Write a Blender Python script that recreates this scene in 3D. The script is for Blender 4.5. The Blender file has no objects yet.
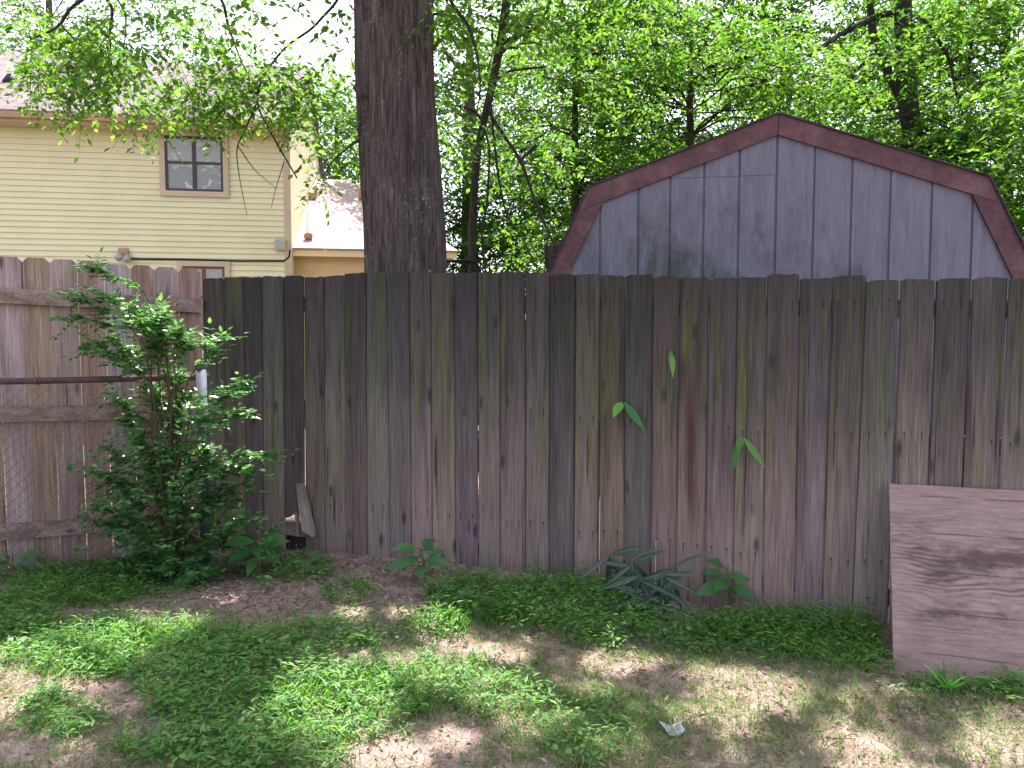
import bpy, math, random
import numpy as np
R = math.radians
random.seed(7)
rng = np.random.default_rng(11)
scn = bpy.context.scene
COL = scn.collection

# ------------------------------------------------------------------ camera
F = 740.0; PITCH = R(3.5); EYE = np.array([0.0, 0.0, 1.45])
cam = bpy.data.cameras.new('camera'); cam.sensor_width = 36; cam.lens = F / 1024 * 36
cam.clip_start = 0.05; cam.clip_end = 2000
co = bpy.data.objects.new('camera', cam); COL.objects.link(co)
co.location = EYE; co.rotation_euler = (R(90) - PITCH, 0, 0); scn.camera = co

def ray(u, v):
    x = (u - 512) / F; y = (384 - v) / F
    c, s = math.cos(PITCH), math.sin(PITCH)
    return np.array([x, c + y * s, -s + y * c])
def at_depth(u, v, Y):
    d = ray(u, v); return EYE + d * (Y / d[1])
def at_z(u, v, z):
    d = ray(u, v); return EYE + d * ((z - EYE[2]) / d[2])
def project(p):
    q = np.asarray(p) - EYE
    c, s = math.cos(PITCH), math.sin(PITCH)
    zc = q[..., 1] * c - q[..., 2] * s; yc = q[..., 1] * s + q[..., 2] * c
    return 512 + F * q[..., 0] / zc, 384 - F * yc / zc

class Plane:                                   # an upright plane of the place: s runs along it, n towards the yard
    def __init__(self, a, b):
        self.o = np.array(a[:2], float); d = np.array(b[:2], float) - self.o
        self.d = d / np.linalg.norm(d); self.n = np.array([self.d[1], -self.d[0]])
    def hit(self, u, v, off=0.0):
        r = ray(u, v); o = self.o + self.n * off
        t = ((o - EYE[:2]) @ self.n) / (r[:2] @ self.n)
        p = EYE + r * t
        return float((p[:2] - o) @ self.d), float(p[2])
    def pt(self, s, z, n=0.0):
        q = self.o + self.d * s + self.n * n
        return np.array([q[0], q[1], z])

# ------------------------------------------------------------------ light
SUN_EL, SUN_H = R(66), np.array([0.09, 1.0])
SUN_H = SUN_H / np.linalg.norm(SUN_H)
SUN = np.array([SUN_H[0] * math.cos(SUN_EL), SUN_H[1] * math.cos(SUN_EL), math.sin(SUN_EL)])
sl = bpy.data.lights.new('sun', 'SUN'); sl.energy = 5.0; sl.angle = R(0.53); sl.color = (1, .95, .86)
so = bpy.data.objects.new('sun', sl); COL.objects.link(so)
from mathutils import Vector, Matrix
so.rotation_euler = Vector(SUN).to_track_quat('Z', 'Y').to_euler()
w = bpy.data.worlds.new('World'); scn.world = w; w.use_nodes = True
nt = w.node_tree
sky = nt.nodes.new('ShaderNodeTexSky'); sky.sky_type = 'NISHITA'; sky.sun_disc = False
sky.sun_elevation = SUN_EL; sky.sun_rotation = math.atan2(SUN_H[0], SUN_H[1])
sky.air_density = 1.0; sky.dust_density = 2.5; sky.ozone_density = 1.0
bg = nt.nodes['Background']; bg.inputs['Strength'].default_value = 0.15
hs = nt.nodes.new('ShaderNodeHueSaturation'); hs.inputs['Saturation'].default_value = .45
nt.links.new(sky.outputs[0], hs.inputs['Color']); nt.links.new(hs.outputs[0], bg.inputs['Color'])
scn.view_settings.view_transform = 'Standard'; scn.view_settings.look = 'None'
scn.view_settings.exposure = 1.85; scn.view_settings.gamma = 1
scn.render.engine = 'CYCLES'
cy = scn.cycles
cy.use_denoising = True; cy.max_bounces = 7; cy.diffuse_bounces = 5; cy.glossy_bounces = 3
cy.transmission_bounces = 4; cy.transparent_max_bounces = 4; cy.caustics_reflective = False; cy.caustics_refractive = False
cy.sample_clamp_indirect = 8

# ------------------------------------------------------------------ materials
class NT:
    def __init__(self, name):
        self.m = bpy.data.materials.new(name); self.m.use_nodes = True
        self.t = self.m.node_tree; self.t.nodes.clear()
    def n(self, typ, **kw):
        nd = self.t.nodes.new('ShaderNode' + typ)
        for k, v in kw.items():
            if k.startswith('i_'):
                key = k[2:]; key = int(key) if key.isdigit() else key.replace('_', ' ')
                self.put(nd.inputs[key], v)
            else: setattr(nd, k, v)
        return nd
    def put(self, sock, v):
        if isinstance(v, bpy.types.NodeSocket): self.t.links.new(v, sock)
        else:
            if sock.type == 'RGBA' and len(v) == 3: v = (*v, 1)
            sock.default_value = v
    def math(self, op, a, b=0.0, clamp=False):
        nd = self.n('Math', operation=op, use_clamp=clamp); self.put(nd.inputs[0], a); self.put(nd.inputs[1], b); return nd.outputs[0]
    def mix(self, f, a, b, mode='MIX'):
        nd = self.n('MixRGB', blend_type=mode); self.put(nd.inputs[0], f); self.put(nd.inputs[1], a); self.put(nd.inputs[2], b); return nd.outputs[0]
    def ramp(self, f, stops):
        nd = self.n('ValToRGB'); self.put(nd.inputs[0], f); el = nd.color_ramp.elements
        while len(el) < len(stops): el.new(0.5)
        for e, (p, c) in zip(el, stops):
            e.position = p; e.color = (*c, 1) if not isinstance(c, (int, float)) else (c, c, c, 1)
        return nd.outputs[0]
    def remap(self, f, a, b, c=0.0, d=1.0):
        nd = self.n('MapRange'); self.put(nd.inputs[0], f)
        for i, x in enumerate((a, b, c, d)): nd.inputs[1 + i].default_value = x
        return nd.outputs[0]
    def scale(self, vec, s, add=None):
        nd = self.n('VectorMath', operation='MULTIPLY'); self.put(nd.inputs[0], vec); nd.inputs[1].default_value = s
        if add is None: return nd.outputs[0]
        a = self.n('VectorMath', operation='ADD'); self.put(a.inputs[0], nd.outputs[0]); self.put(a.inputs[1], add); return a.outputs[0]
    def noise(self, vec, sc=1.0, detail=3.0, rough=0.55, dist=0.0):
        return self.n('TexNoise', i_Vector=vec, i_Scale=sc, i_Detail=detail, i_Roughness=rough, i_Distortion=dist).outputs['Fac']
    def bump(self, h, strength=0.3, dist=0.01):
        return self.n('Bump', i_Height=h, i_Strength=strength, i_Distance=dist).outputs[0]
    def out(self, shader):
        o = self.n('OutputMaterial'); self.t.links.new(shader, o.inputs[0]); return self.m
    def principled(self, col, rough=0.8, spec=0.3, normal=None, metal=0.0):
        p = self.n('BsdfPrincipled'); self.put(p.inputs['Base Color'], col); self.put(p.inputs['Roughness'], rough)
        self.put(p.inputs['Specular IOR Level'], spec); self.put(p.inputs['Metallic'], metal)
        if normal is not None: self.put(p.inputs['Normal'], normal)
        return p.outputs[0]

def wood(name, dark, mid, light, green, green_amt, soil=(.2, .15, .145), soil_amt=.85, mildew=.78, red=False, axis='z', spec=.2, nails=()):
    k = NT(name)
    vec = k.n('TexCoord').outputs['Object']; oi = k.n('ObjectInfo')
    off = k.n('CombineXYZ', i_0=k.math('MULTIPLY', oi.outputs['Random'], 53.0), i_1=k.math('MULTIPLY', oi.outputs['Random'], 17.0), i_2=k.math('MULTIPLY', oi.outputs['Random'], 31.0)).outputs[0]
    if axis == 'x':
        sp = k.n('SeparateXYZ', i_0=vec); vec = k.n('CombineXYZ', i_0=sp.outputs[2], i_1=sp.outputs[1], i_2=sp.outputs[0]).outputs[0]
    z = k.n('SeparateXYZ', i_0=vec).outputs[2]
    wob = k.scale(vec, (6, 6, 1.6), off)
    grain = k.noise(k.scale(vec, (160, 160, 3.5), off), 1, 4, .6, .3)
    fine = k.noise(k.scale(vec, (330, 330, 9), off), 1, 3, .6)
    streak = k.noise(k.scale(vec, (10, 10, .6), off), 1, 4, .62, .5)
    blot = k.noise(wob, 1, 4, .6)
    col = k.ramp(streak, [(.38, dark), (.49, mid), (.60, light)])
    col = k.mix(k.remap(blot, .45, .7, 0, .35), col, mid)
    # green algae in runs
    g = k.noise(k.scale(vec, (22, 22, 1.1), off), 1.0, 3, .6)
    g = k.remap(g, .5, .66, 0, green_amt)
    col = k.mix(g, col, green)
    # rain-splashed soil at the foot, black mildew runs from the top
    if soil_amt:
        sm = k.math('ADD', z, k.math('MULTIPLY', k.math('SUBTRACT', blot, .5), .9))
        col = k.mix(k.remap(sm, .12, 1.15, soil_amt, 0), col, soil)
    if mildew:
        mm = k.math('ADD', z, k.math('MULTIPLY', k.math('SUBTRACT', streak, .5), 3.2))
        col = k.mix(k.remap(mm, .75, 1.75, 0, mildew), col, (.024, .021, .026))
    if red:
        x = k.n('SeparateXYZ', i_0=vec).outputs[0]
        rx = k.math('ADD', x, k.math('MULTIPLY', k.math('SUBTRACT', blot, .5), .07))
        rm = k.math('MULTIPLY', k.remap(k.math('ABSOLUTE', rx), .008, .034, 1, 0), k.math('MULTIPLY', k.remap(z, .25, .6, 0, 1), k.remap(z, 1.0, 1.3, 1, 0)))
        col = k.mix(k.math('MULTIPLY', rm, .72), col, (.062, .019, .023))
    vo = k.n('TexVoronoi', i_Vector=k.scale(vec, (8, 8, 2.6), off), i_Scale=1.0, i_Randomness=1.0)
    kn = k.remap(vo.outputs['Distance'], .05, .16, 1, 0)
    col = k.mix(k.math('MULTIPLY', kn, .75), col, (.022, .016, .015))
    if nails:                                   # nail heads along the rails with a dark run below each
        xx = k.math('ABSOLUTE', k.math('SUBTRACT', k.math('ABSOLUTE', k.n('SeparateXYZ', i_0=vec).outputs[0]), .036))
        for h_ in nails:
            zz = k.math('SUBTRACT', z, k.math('ADD', h_, k.math('MULTIPLY', k.math('SUBTRACT', oi.outputs['Random'], .5), .03)))
            on = k.math('GREATER_THAN', k.math('FRACT', k.math('MULTIPLY', oi.outputs['Random'], 7.3 + 10 * h_)), .45)
            hd = k.math('MULTIPLY', k.remap(xx, .003, .0045, 1, 0), k.remap(k.math('ABSOLUTE', zz), .003, .0045, 1, 0))
            run = k.math('MULTIPLY', k.remap(xx, .0015, .006, .6, 0), k.math('MULTIPLY', k.remap(zz, -.07, -.005, 0, 1), k.remap(zz, -.004, .0, 1, 0)))
            col = k.mix(k.math('MULTIPLY', on, k.math('MAXIMUM', hd, run)), col, (.018, .013, .013))
    crack = k.noise(k.scale(vec, (55, 55, 1.1), off), 1, 2, .4)
    col = k.mix(k.remap(crack, .685, .715, 0, .7), col, (.016, .013, .013))
    gr = k.math('ADD', k.math('MULTIPLY', grain, .8), k.math('MULTIPLY', fine, .5))
    v = k.remap(gr, .42, .88, .5, 1.5)
    col = k.mix(1.0, col, k.n('CombineXYZ', i_0=v, i_1=v, i_2=v).outputs[0], 'MULTIPLY')
    col = k.mix(1.0, col, oi.outputs['Color'], 'MULTIPLY')
    return k.out(k.principled(col, .85, spec, k.bump(gr, .55, .004)))

M = {}
M['fence'] = wood('weathered_fence_wood', (.042, .036, .041), (.112, .092, .09), (.21, .18, .168), (.095, .105, .038), .85, soil=(.225, .164, .166), nails=(.31, .96, 1.62))
M['fence_red'] = wood('weathered_fence_wood_red_stain', (.042, .036, .041), (.112, .092, .09), (.21, .18, .168), (.095, .105, .038), .85, soil=(.225, .164, .166), nails=(.31, .96, 1.62), red=True)
M['fence_left'] = wood('brown_fence_wood', (.185, .138, .125), (.29, .222, .205), (.37, .30, .285), (.11, .095, .05), .35, soil_amt=.25, soil=(.2, .13, .12), mildew=.12)
M['rail'] = wood('brown_rail_wood', (.16, .11, .095), (.22, .16, .145), (.28, .21, .195), (.11, .095, .05), .3, soil_amt=0, mildew=0, axis='x')
M['offcut'] = wood('grey_offcut_wood', (.15, .12, .115), (.2, .165, .16), (.25, .21, .205), (.11, .1, .05), .1, soil_amt=0, mildew=0)

def bark(name, dark, mid, light, sc=1.0, lichen=.5):
    k = NT(name); vec = k.n('TexCoord').outputs['Object']
    a = k.noise(k.scale(vec, (48 * sc, 48 * sc, 3.2 * sc)), 1, 5, .7, .4)
    b = k.noise(k.scale(vec, (5, 5, 1.2)), 1, 3)
    col = k.ramp(a, [(.36, dark), (.52, mid), (.7, light)])
    col = k.mix(k.remap(b, .4, .7, 0, .45), col, dark)
    sp = k.noise(k.scale(vec, (60, 60, 40)), 1, 2, .5)
    patch = k.noise(k.scale(vec, (3.5, 3.5, 1.4)), 1, 2)
    lm = k.math('MULTIPLY', k.remap(sp, .62, .70, 0, 1), k.remap(patch, .45, .65, 0, lichen))
    col = k.mix(lm, col, (.36, .38, .34))
    return k.out(k.principled(col, .92, .12, k.bump(a, 1.0, .03 / sc)))
M['bark_oak'] = bark('oak_bark', (.03, .022, .022), (.092, .07, .069), (.16, .128, .126), 1.35, .6)
M['bark'] = bark('tree_bark', (.02, .017, .015), (.05, .042, .037), (.09, .077, .068), 1.6, .3)
M['bark_pale'] = bark('pale_tree_bark', (.07, .06, .06), (.14, .12, .12), (.2, .18, .18), 1.2, .5)

def leafmat(name, c0, c1, c2, trans=.45, rough=.45, spec=.35, tcol=1.75):
    k = NT(name)
    r = k.n('Attribute', attribute_name='rnd').outputs['Fac']
    col = k.ramp(r, [(0.0, c0), (.5, c1), (1.0, c2)])
    t = k.mix(1.0, col, (tcol * 1.02, tcol * 1.22, tcol * .5), 'MULTIPLY')
    p = k.principled(col, rough, spec)
    tr = k.n('BsdfTranslucent', i_Color=t).outputs[0]
    mx = k.n('MixShader', i_0=trans); k.t.links.new(p, mx.inputs[1]); k.t.links.new(tr, mx.inputs[2])
    return k.out(mx.outputs[0])
M['leaf_oak'] = leafmat('oak_leaves', (.045, .095, .018), (.07, .14, .026), (.14, .2, .04), .6)
M['leaf_wood'] = leafmat('woodland_leaves', (.03, .072, .016), (.055, .112, .022), (.12, .18, .035), .58, .6, .15, 1.6)
M['leaf_pale'] = leafmat('pale_leaves', (.06, .11, .05), (.08, .14, .06), (.12, .18, .07), .5)
M['leaf_shrub'] = leafmat('shrub_leaves', (.045, .115, .042), (.075, .175, .062), (.15, .26, .10), .38, .25, .7)
M['stilt'] = leafmat('groundcover_leaves', (.05, .13, .034), (.085, .20, .05), (.17, .29, .07), .45, .45, .35)
M['blade'] = leafmat('grass_blades', (.06, .13, .035), (.095, .18, .05), (.24, .22, .11), .4, .5, .25)
M['weed'] = leafmat('weed_leaves', (.035, .11, .04), (.05, .14, .045), (.07, .17, .05), .35, .4, .4)
M['bamboo'] = leafmat('bamboo_leaves', (.03, .065, .045), (.045, .085, .06), (.075, .09, .085), .3, .35, .5)
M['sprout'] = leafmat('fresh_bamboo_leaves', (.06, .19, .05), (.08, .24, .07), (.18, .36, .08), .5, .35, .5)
M['litter'] = leafmat('dead_leaves', (.11, .065, .05), (.19, .125, .1), (.36, .28, .23), .15, .8, .15, .8)

def plain(name, col, rough=.7, spec=.3, metal=0.0, var=.12, sc=6.0, bump=0.0):
    k = NT(name); vec = k.n('TexCoord').outputs['Object']
    a = k.noise(vec, sc, 5, .6); v = k.remap(a, .3, .7, 1 - var, 1 + var)
    c = k.mix(1.0, col, k.n('CombineXYZ', i_0=v, i_1=v, i_2=v).outputs[0], 'MULTIPLY')
    nrm = k.bump(k.noise(vec, sc * 12, 3), bump, .004) if bump else None
    return k.out(k.principled(c, rough, spec, nrm, metal))
M['siding'] = plain('cream_siding', (.70, .615, .435), .55, .3, var=.05, sc=2)
M['siding_wing'] = plain('sunlit_peach_siding', (.80, .56, .34), .6, .3, var=.05, sc=2)  # sunlight on the wing is put into this bright peach base colour
M['tan_trim'] = plain('tan_trim', (.50, .38, .30), .6, .3, var=.08)
M['fascia'] = plain('tan_fascia', (.40, .24, .16), .6, .3, var=.1)
M['dark_frame'] = plain('dark_bronze_frame', (.035, .022, .028), .4, .4)
M['red_frame'] = plain('red_brown_frame', (.16, .05, .035), .5, .3)
M['white_pipe'] = plain('white_pipe', (.75, .75, .78), .5, .3)
M['grey_box'] = plain('grey_box', (.36, .36, .40), .5, .4)
M['black_rubber'] = plain('dark_flashing', (.03, .03, .04), .7, .2)
M['black_metal'] = plain('black_metal', (.010, .011, .013), .8, .15)
M['galv'] = plain('galvanised_post', (.12, .13, .18), .6, .3, metal=.15, var=.25, sc=9)
M['wire'] = plain('dull_wire', (.13, .115, .115), .55, .4, metal=.4, var=.3)
M['rust'] = plain('rusty_pipe', (.075, .045, .05), .75, .2, var=.4, sc=14, bump=.3)
M['paper'] = plain('pale_scrap', (.40, .38, .40), .8, .2, var=.08, sc=25)
M['cane'] = plain('dry_cane', (.42, .36, .24), .6, .3, var=.2)
M['stem'] = plain('green_stem', (.10, .13, .04), .6, .3, var=.2)
M['stem_brown'] = plain('brown_stem', (.07, .05, .035), .8, .2, var=.3)

def shingles(name, c0, c1, c2):
    k = NT(name); uv = k.n('UVMap').outputs[0]
    br = k.n('TexBrick', i_Vector=uv, i_Scale=1.0, i_Color1=c0, i_Color2=c1, i_Mortar=c2, i_Mortar_Size=.008, i_Brick_Width=.3, i_Row_Height=.14, i_Bias=0.0)
    br.offset = .5
    n = k.noise(k.n('TexCoord').outputs['Object'], 1.2, 4)
    col = k.mix(k.remap(n, .35, .7, 0, .35), br.outputs['Color'], c2)
    return k.out(k.principled(col, .9, .15, k.bump(br.outputs['Fac'], -.4, .01)))
M['roof'] = shingles('pinkish_shingles', (.155, .125, .135), (.20, .165, .175), (.09, .075, .08))
M['roof_wing'] = shingles('pale_pink_shingles', (.38, .30, .31), (.42, .335, .345), (.28, .215, .22))
M['roof_shed'] = shingles('dark_shingles', (.04, .04, .045), (.06, .055, .06), (.02, .02, .02))

k = NT('window_blind_glass'); vec = k.n('TexCoord').outputs['Object']
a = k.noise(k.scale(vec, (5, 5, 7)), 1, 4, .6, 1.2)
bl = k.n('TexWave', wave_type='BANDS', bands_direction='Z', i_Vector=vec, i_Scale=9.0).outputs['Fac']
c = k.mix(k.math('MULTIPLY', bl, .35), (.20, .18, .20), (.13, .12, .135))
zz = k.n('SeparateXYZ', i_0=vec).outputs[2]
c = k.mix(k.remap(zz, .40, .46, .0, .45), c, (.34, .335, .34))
c = k.mix(k.remap(a, .56, .66, 0, .7), c, (.55, .55, .56))  # pale mottling paints reflections into the pane colour
M['glass'] = k.out(k.principled(c, .12, .6))

k = NT('shed_siding_paint'); vec = k.n('TexCoord').outputs['Object']
s1 = k.noise(k.scale(vec, (2.6, 2.6, 1.8)), 1, 6, .68); s2 = k.noise(k.scale(vec, (12, 12, 2.2)), 1, 4, .6)
gr = k.noise(k.scale(vec, (24, 24, 2.2)), 1, 5, .65, .8)
gv = k.noise(k.scale(vec, (150, 150, 9)), 1, 4, .65)
col = k.ramp(gr, [(.3, (.118, .11, .158)), (.7, (.17, .158, .215))])
sx = k.n('SeparateXYZ', i_0=vec)
m1 = k.math('ADD', s1, k.math('ADD', k.math('MULTIPLY', k.math('ABSOLUTE', k.math('ADD', sx.outputs[0], .62)), -.16), k.math('MULTIPLY', sx.outputs[2], -.22)))
col = k.mix(k.remap(m1, .27, .47, 0, .8), col, k.ramp(s2, [(.35, (.04, .042, .036)), (.65, (.10, .098, .11))]))
v = k.remap(gv, .3, .7, .85, 1.15)
col = k.mix(1.0, col, k.n('CombineXYZ', i_0=v, i_1=v, i_2=v).outputs[0], 'MULTIPLY')
M['shed'] = k.out(k.principled(col, .75, .25, k.bump(gr, .25, .004)))
k = NT('shed_trim_paint'); vec = k.n('TexCoord').outputs['Object']
s1 = k.noise(k.scale(vec, (5, 5, 5)), 1, 5, .65); s2 = k.noise(k.scale(vec, (30, 30, 30)), 1, 4, .6)
col = k.ramp(s1, [(.3, (.062, .027, .036)), (.55, (.108, .047, .058)), (.75, (.155, .084, .094))])
v = k.remap(s2, .3, .7, .8, 1.2)
col = k.mix(1.0, col, k.n('CombineXYZ', i_0=v, i_1=v, i_2=v).outputs[0], 'MULTIPLY')
M['shed_trim'] = k.out(k.principled(col, .7, .3, k.bump(s2, .2, .003)))

k = NT('weathered_plywood'); vec = k.n('TexCoord').outputs['Object']
sx = k.n('SeparateXYZ', i_0=vec); x, z = sx.outputs[0], sx.outputs[2]
warp = k.noise(k.scale(vec, (2.2, 1.0, 5.5)), 1.0, 3, .5)
dz = k.math('SUBTRACT', z, .37); dz = k.math('ADD', dz, k.math('MULTIPLY', k.math('SUBTRACT', warp, .5), .16))
dx = k.math('SUBTRACT', x, .17)
d = k.math('SQRT', k.math('ADD', k.math('POWER', k.math('MULTIPLY', dz, 5.5), 2.0), k.math('POWER', k.math('MULTIPLY', dx, 1.0), 2.0)))
d = k.math('ADD', d, k.math('MULTIPLY', x, -.35))
cath = k.math('SINE', k.math('MULTIPLY', d, 62.0))
mask = k.noise(k.scale(vec, (3.2, 3, 8)), 1, 4, .65)
reg = k.math('MULTIPLY', k.remap(k.math('ABSOLUTE', k.math('SUBTRACT', z, .34)), .14, .3, 1, .12), k.remap(x, .04, .22, .25, 1))
fib = k.noise(k.scale(vec, (7, 7, 130)), 1, 4, .65); fleck = k.noise(k.scale(vec, (26, 20, 60)), 1, 4, .7)
col = k.ramp(fib, [(.25, (.175, .115, .114)), (.5, (.25, .168, .163)), (.75, (.325, .232, .223))])
col = k.mix(k.remap(fleck, .54, .68, 0, .3), col, (.40, .32, .31))
dk = k.math('MULTIPLY', k.math('MULTIPLY', k.remap(cath, -.5, .8, 0, 1), k.remap(mask, .42, .58, 0, .6)), reg)
col = k.mix(dk, col, (.062, .036, .039))
st = k.noise(k.scale(vec, (2.2, 1, 6)), 1.0, 5, .7)
col = k.mix(k.math('MULTIPLY', k.remap(st, .48, .62, 0, .85), reg), col, (.07, .044, .048))
mud = k.math('ADD', z, k.math('MULTIPLY', k.math('SUBTRACT', k.noise(k.scale(vec, (9, 9, 9)), 1, 4, .7), .5), .25))
col = k.mix(k.remap(mud, .0, .12, .55, 0), col, (.12, .085, .08))
zz = k.math('ADD', z, k.math('MULTIPLY', warp, .025))
seam = k.remap(k.math('ABSOLUTE', k.math('SUBTRACT', k.math('FRACT', k.math('MULTIPLY', zz, 6.6)), .5)), .006, .02, 1, 0)
col = k.mix(k.math('MULTIPLY', seam, k.remap(k.noise(k.scale(vec, (5, 1, 2)), 1, 2), .38, .55, 0, .75)), col, (.05, .032, .034))
M['ply'] = k.out(k.principled(col, .85, .2, k.bump(fib, .25, .002)))

k = NT('dirt_ground'); vec = k.n('TexCoord').outputs['Object']
a = k.noise(vec, 1.1, 5, .6); b = k.noise(vec, 9, 5, .65); c_ = k.noise(vec, 95, 5, .7)
col = k.ramp(b, [(.3, (.155, .106, .094)), (.5, (.27, .19, .172)), (.72, (.37, .275, .25))])
col = k.mix(k.remap(a, .42, .65, 0, .55), col, (.20, .142, .13))
v = k.remap(c_, .32, .68, .45, 1.45)
col = k.mix(1.0, col, k.n('CombineXYZ', i_0=v, i_1=v, i_2=v).outputs[0], 'MULTIPLY')
far = k.n('VectorMath', operation='LENGTH'); k.put(far.inputs[0], vec)
col = k.mix(k.remap(far.outputs['Value'], 7, 12, 0, .8), col, (.06, .09, .03))
M['dirt'] = k.out(k.principled(col, .95, .1, k.bump(k.math('ADD', c_, k.math('MULTIPLY', b, 2.0)), .7, .012)))

# ------------------------------------------------------------------ mesh helpers
class MB:
    def __init__(self): self.v = []; self.f = []
    def add(self, vs, fs):
        o = len(self.v); self.v += [tuple(map(float, p)) for p in vs]; self.f += [tuple(o + i for i in f) for f in fs]
    def box(self, c, ax, ay, az):             # centre and three half-axis vectors
        c, ax, ay, az = map(np.asarray, (c, ax, ay, az))
        vs = [c + x * ax + y * ay + z * az for z in (-1, 1) for y in (-1, 1) for x in (-1, 1)]
        self.add(vs, [(0, 2, 3, 1), (4, 5, 7, 6), (0, 1, 5, 4), (2, 6, 7, 3), (0, 4, 6, 2), (1, 3, 7, 5)])
    def prism(self, front, off):               # polygon (list of points) extruded by the vector off
        n = len(front); off = np.asarray(off); fr = [np.asarray(p) for p in front]
        vs = fr + [p + off for p in fr]
        fs = [tuple(range(n)), tuple(reversed(range(n, 2 * n)))]
        fs += [(i, i + n, (i + 1) % n + n, (i + 1) % n) for i in range(n)]
        self.add(vs, fs)
    def tube(self, pts, rad, seg=6, cap=True):
        pts = [np.asarray(p, float) for p in pts]; n = len(pts)
        if np.isscalar(rad): rad = [rad] * n
        prev = None; rings = []
        for i in range(n):
            t = pts[min(i + 1, n - 1)] - pts[max(i - 1, 0)]; t = t / (np.linalg.norm(t) + 1e-9)
            if prev is None:
                a = np.array([1.0, 0, 0]) if abs(t[0]) < .8 else np.array([0, 1.0, 0])
            else: a = prev
            a = a - t * (a @ t); a /= np.linalg.norm(a) + 1e-9; prev = a; b = np.cross(t, a)
            rings.append([pts[i] + rad[i] * (a * math.cos(2 * math.pi * j / seg) + b * math.sin(2 * math.pi * j / seg)) for j in range(seg)])
        vs = [p for r_ in rings for p in r_]; fs = []
        for i in range(n - 1):
            for j in range(seg):
                fs.append((i * seg + j, i * seg + (j + 1) % seg, (i + 1) * seg + (j + 1) % seg, (i + 1) * seg + j))
        if cap and seg > 2:
            fs.append(tuple(reversed(range(seg)))); fs.append(tuple((n - 1) * seg + j for j in range(seg)))
        self.add(vs, fs)
    def build(self, name, mat, parent=None, origin=None, smooth=False, uv=None):
        wo = np.array(parent['_w'] if parent is not None else (0, 0, 0), float)
        og = np.array(origin, float) if origin is not None else wo
        V = np.array(self.v, float) - og
        me = bpy.data.meshes.new(name); me.from_pydata(V.tolist(), [], self.f); me.materials.append(mat)
        if uv is not None:
            l = me.uv_layers.new(name='UVMap')
            W = np.array(self.v, float)
            li = np.zeros(len(me.loops), int); me.loops.foreach_get('vertex_index', li)
            uvs = np.array([uv(W[i]) for i in li], float).ravel(); l.data.foreach_set('uv', uvs)
        if smooth: me.polygons.foreach_set('use_smooth', [True] * len(me.polygons))
        o = bpy.data.objects.new(name, me); COL.objects.link(o)
        o['_w'] = og.tolist()
        if parent is not None: o.parent = parent
        o.location = og - wo
        return o

def tag(o, label=None, cat=None, group=None, kind=None):
    if label: o['label'] = label
    if cat: o['category'] = cat
    if group: o['group'] = group
    if kind: o['kind'] = kind
    return o
def thing(name, label, cat, loc, group=None):
    o = bpy.data.objects.new(name, None); COL.objects.link(o); o.location = loc; o['_w'] = [float(x) for x in loc]
    o.empty_display_size = .1
    return tag(o, label, cat, group)

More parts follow.
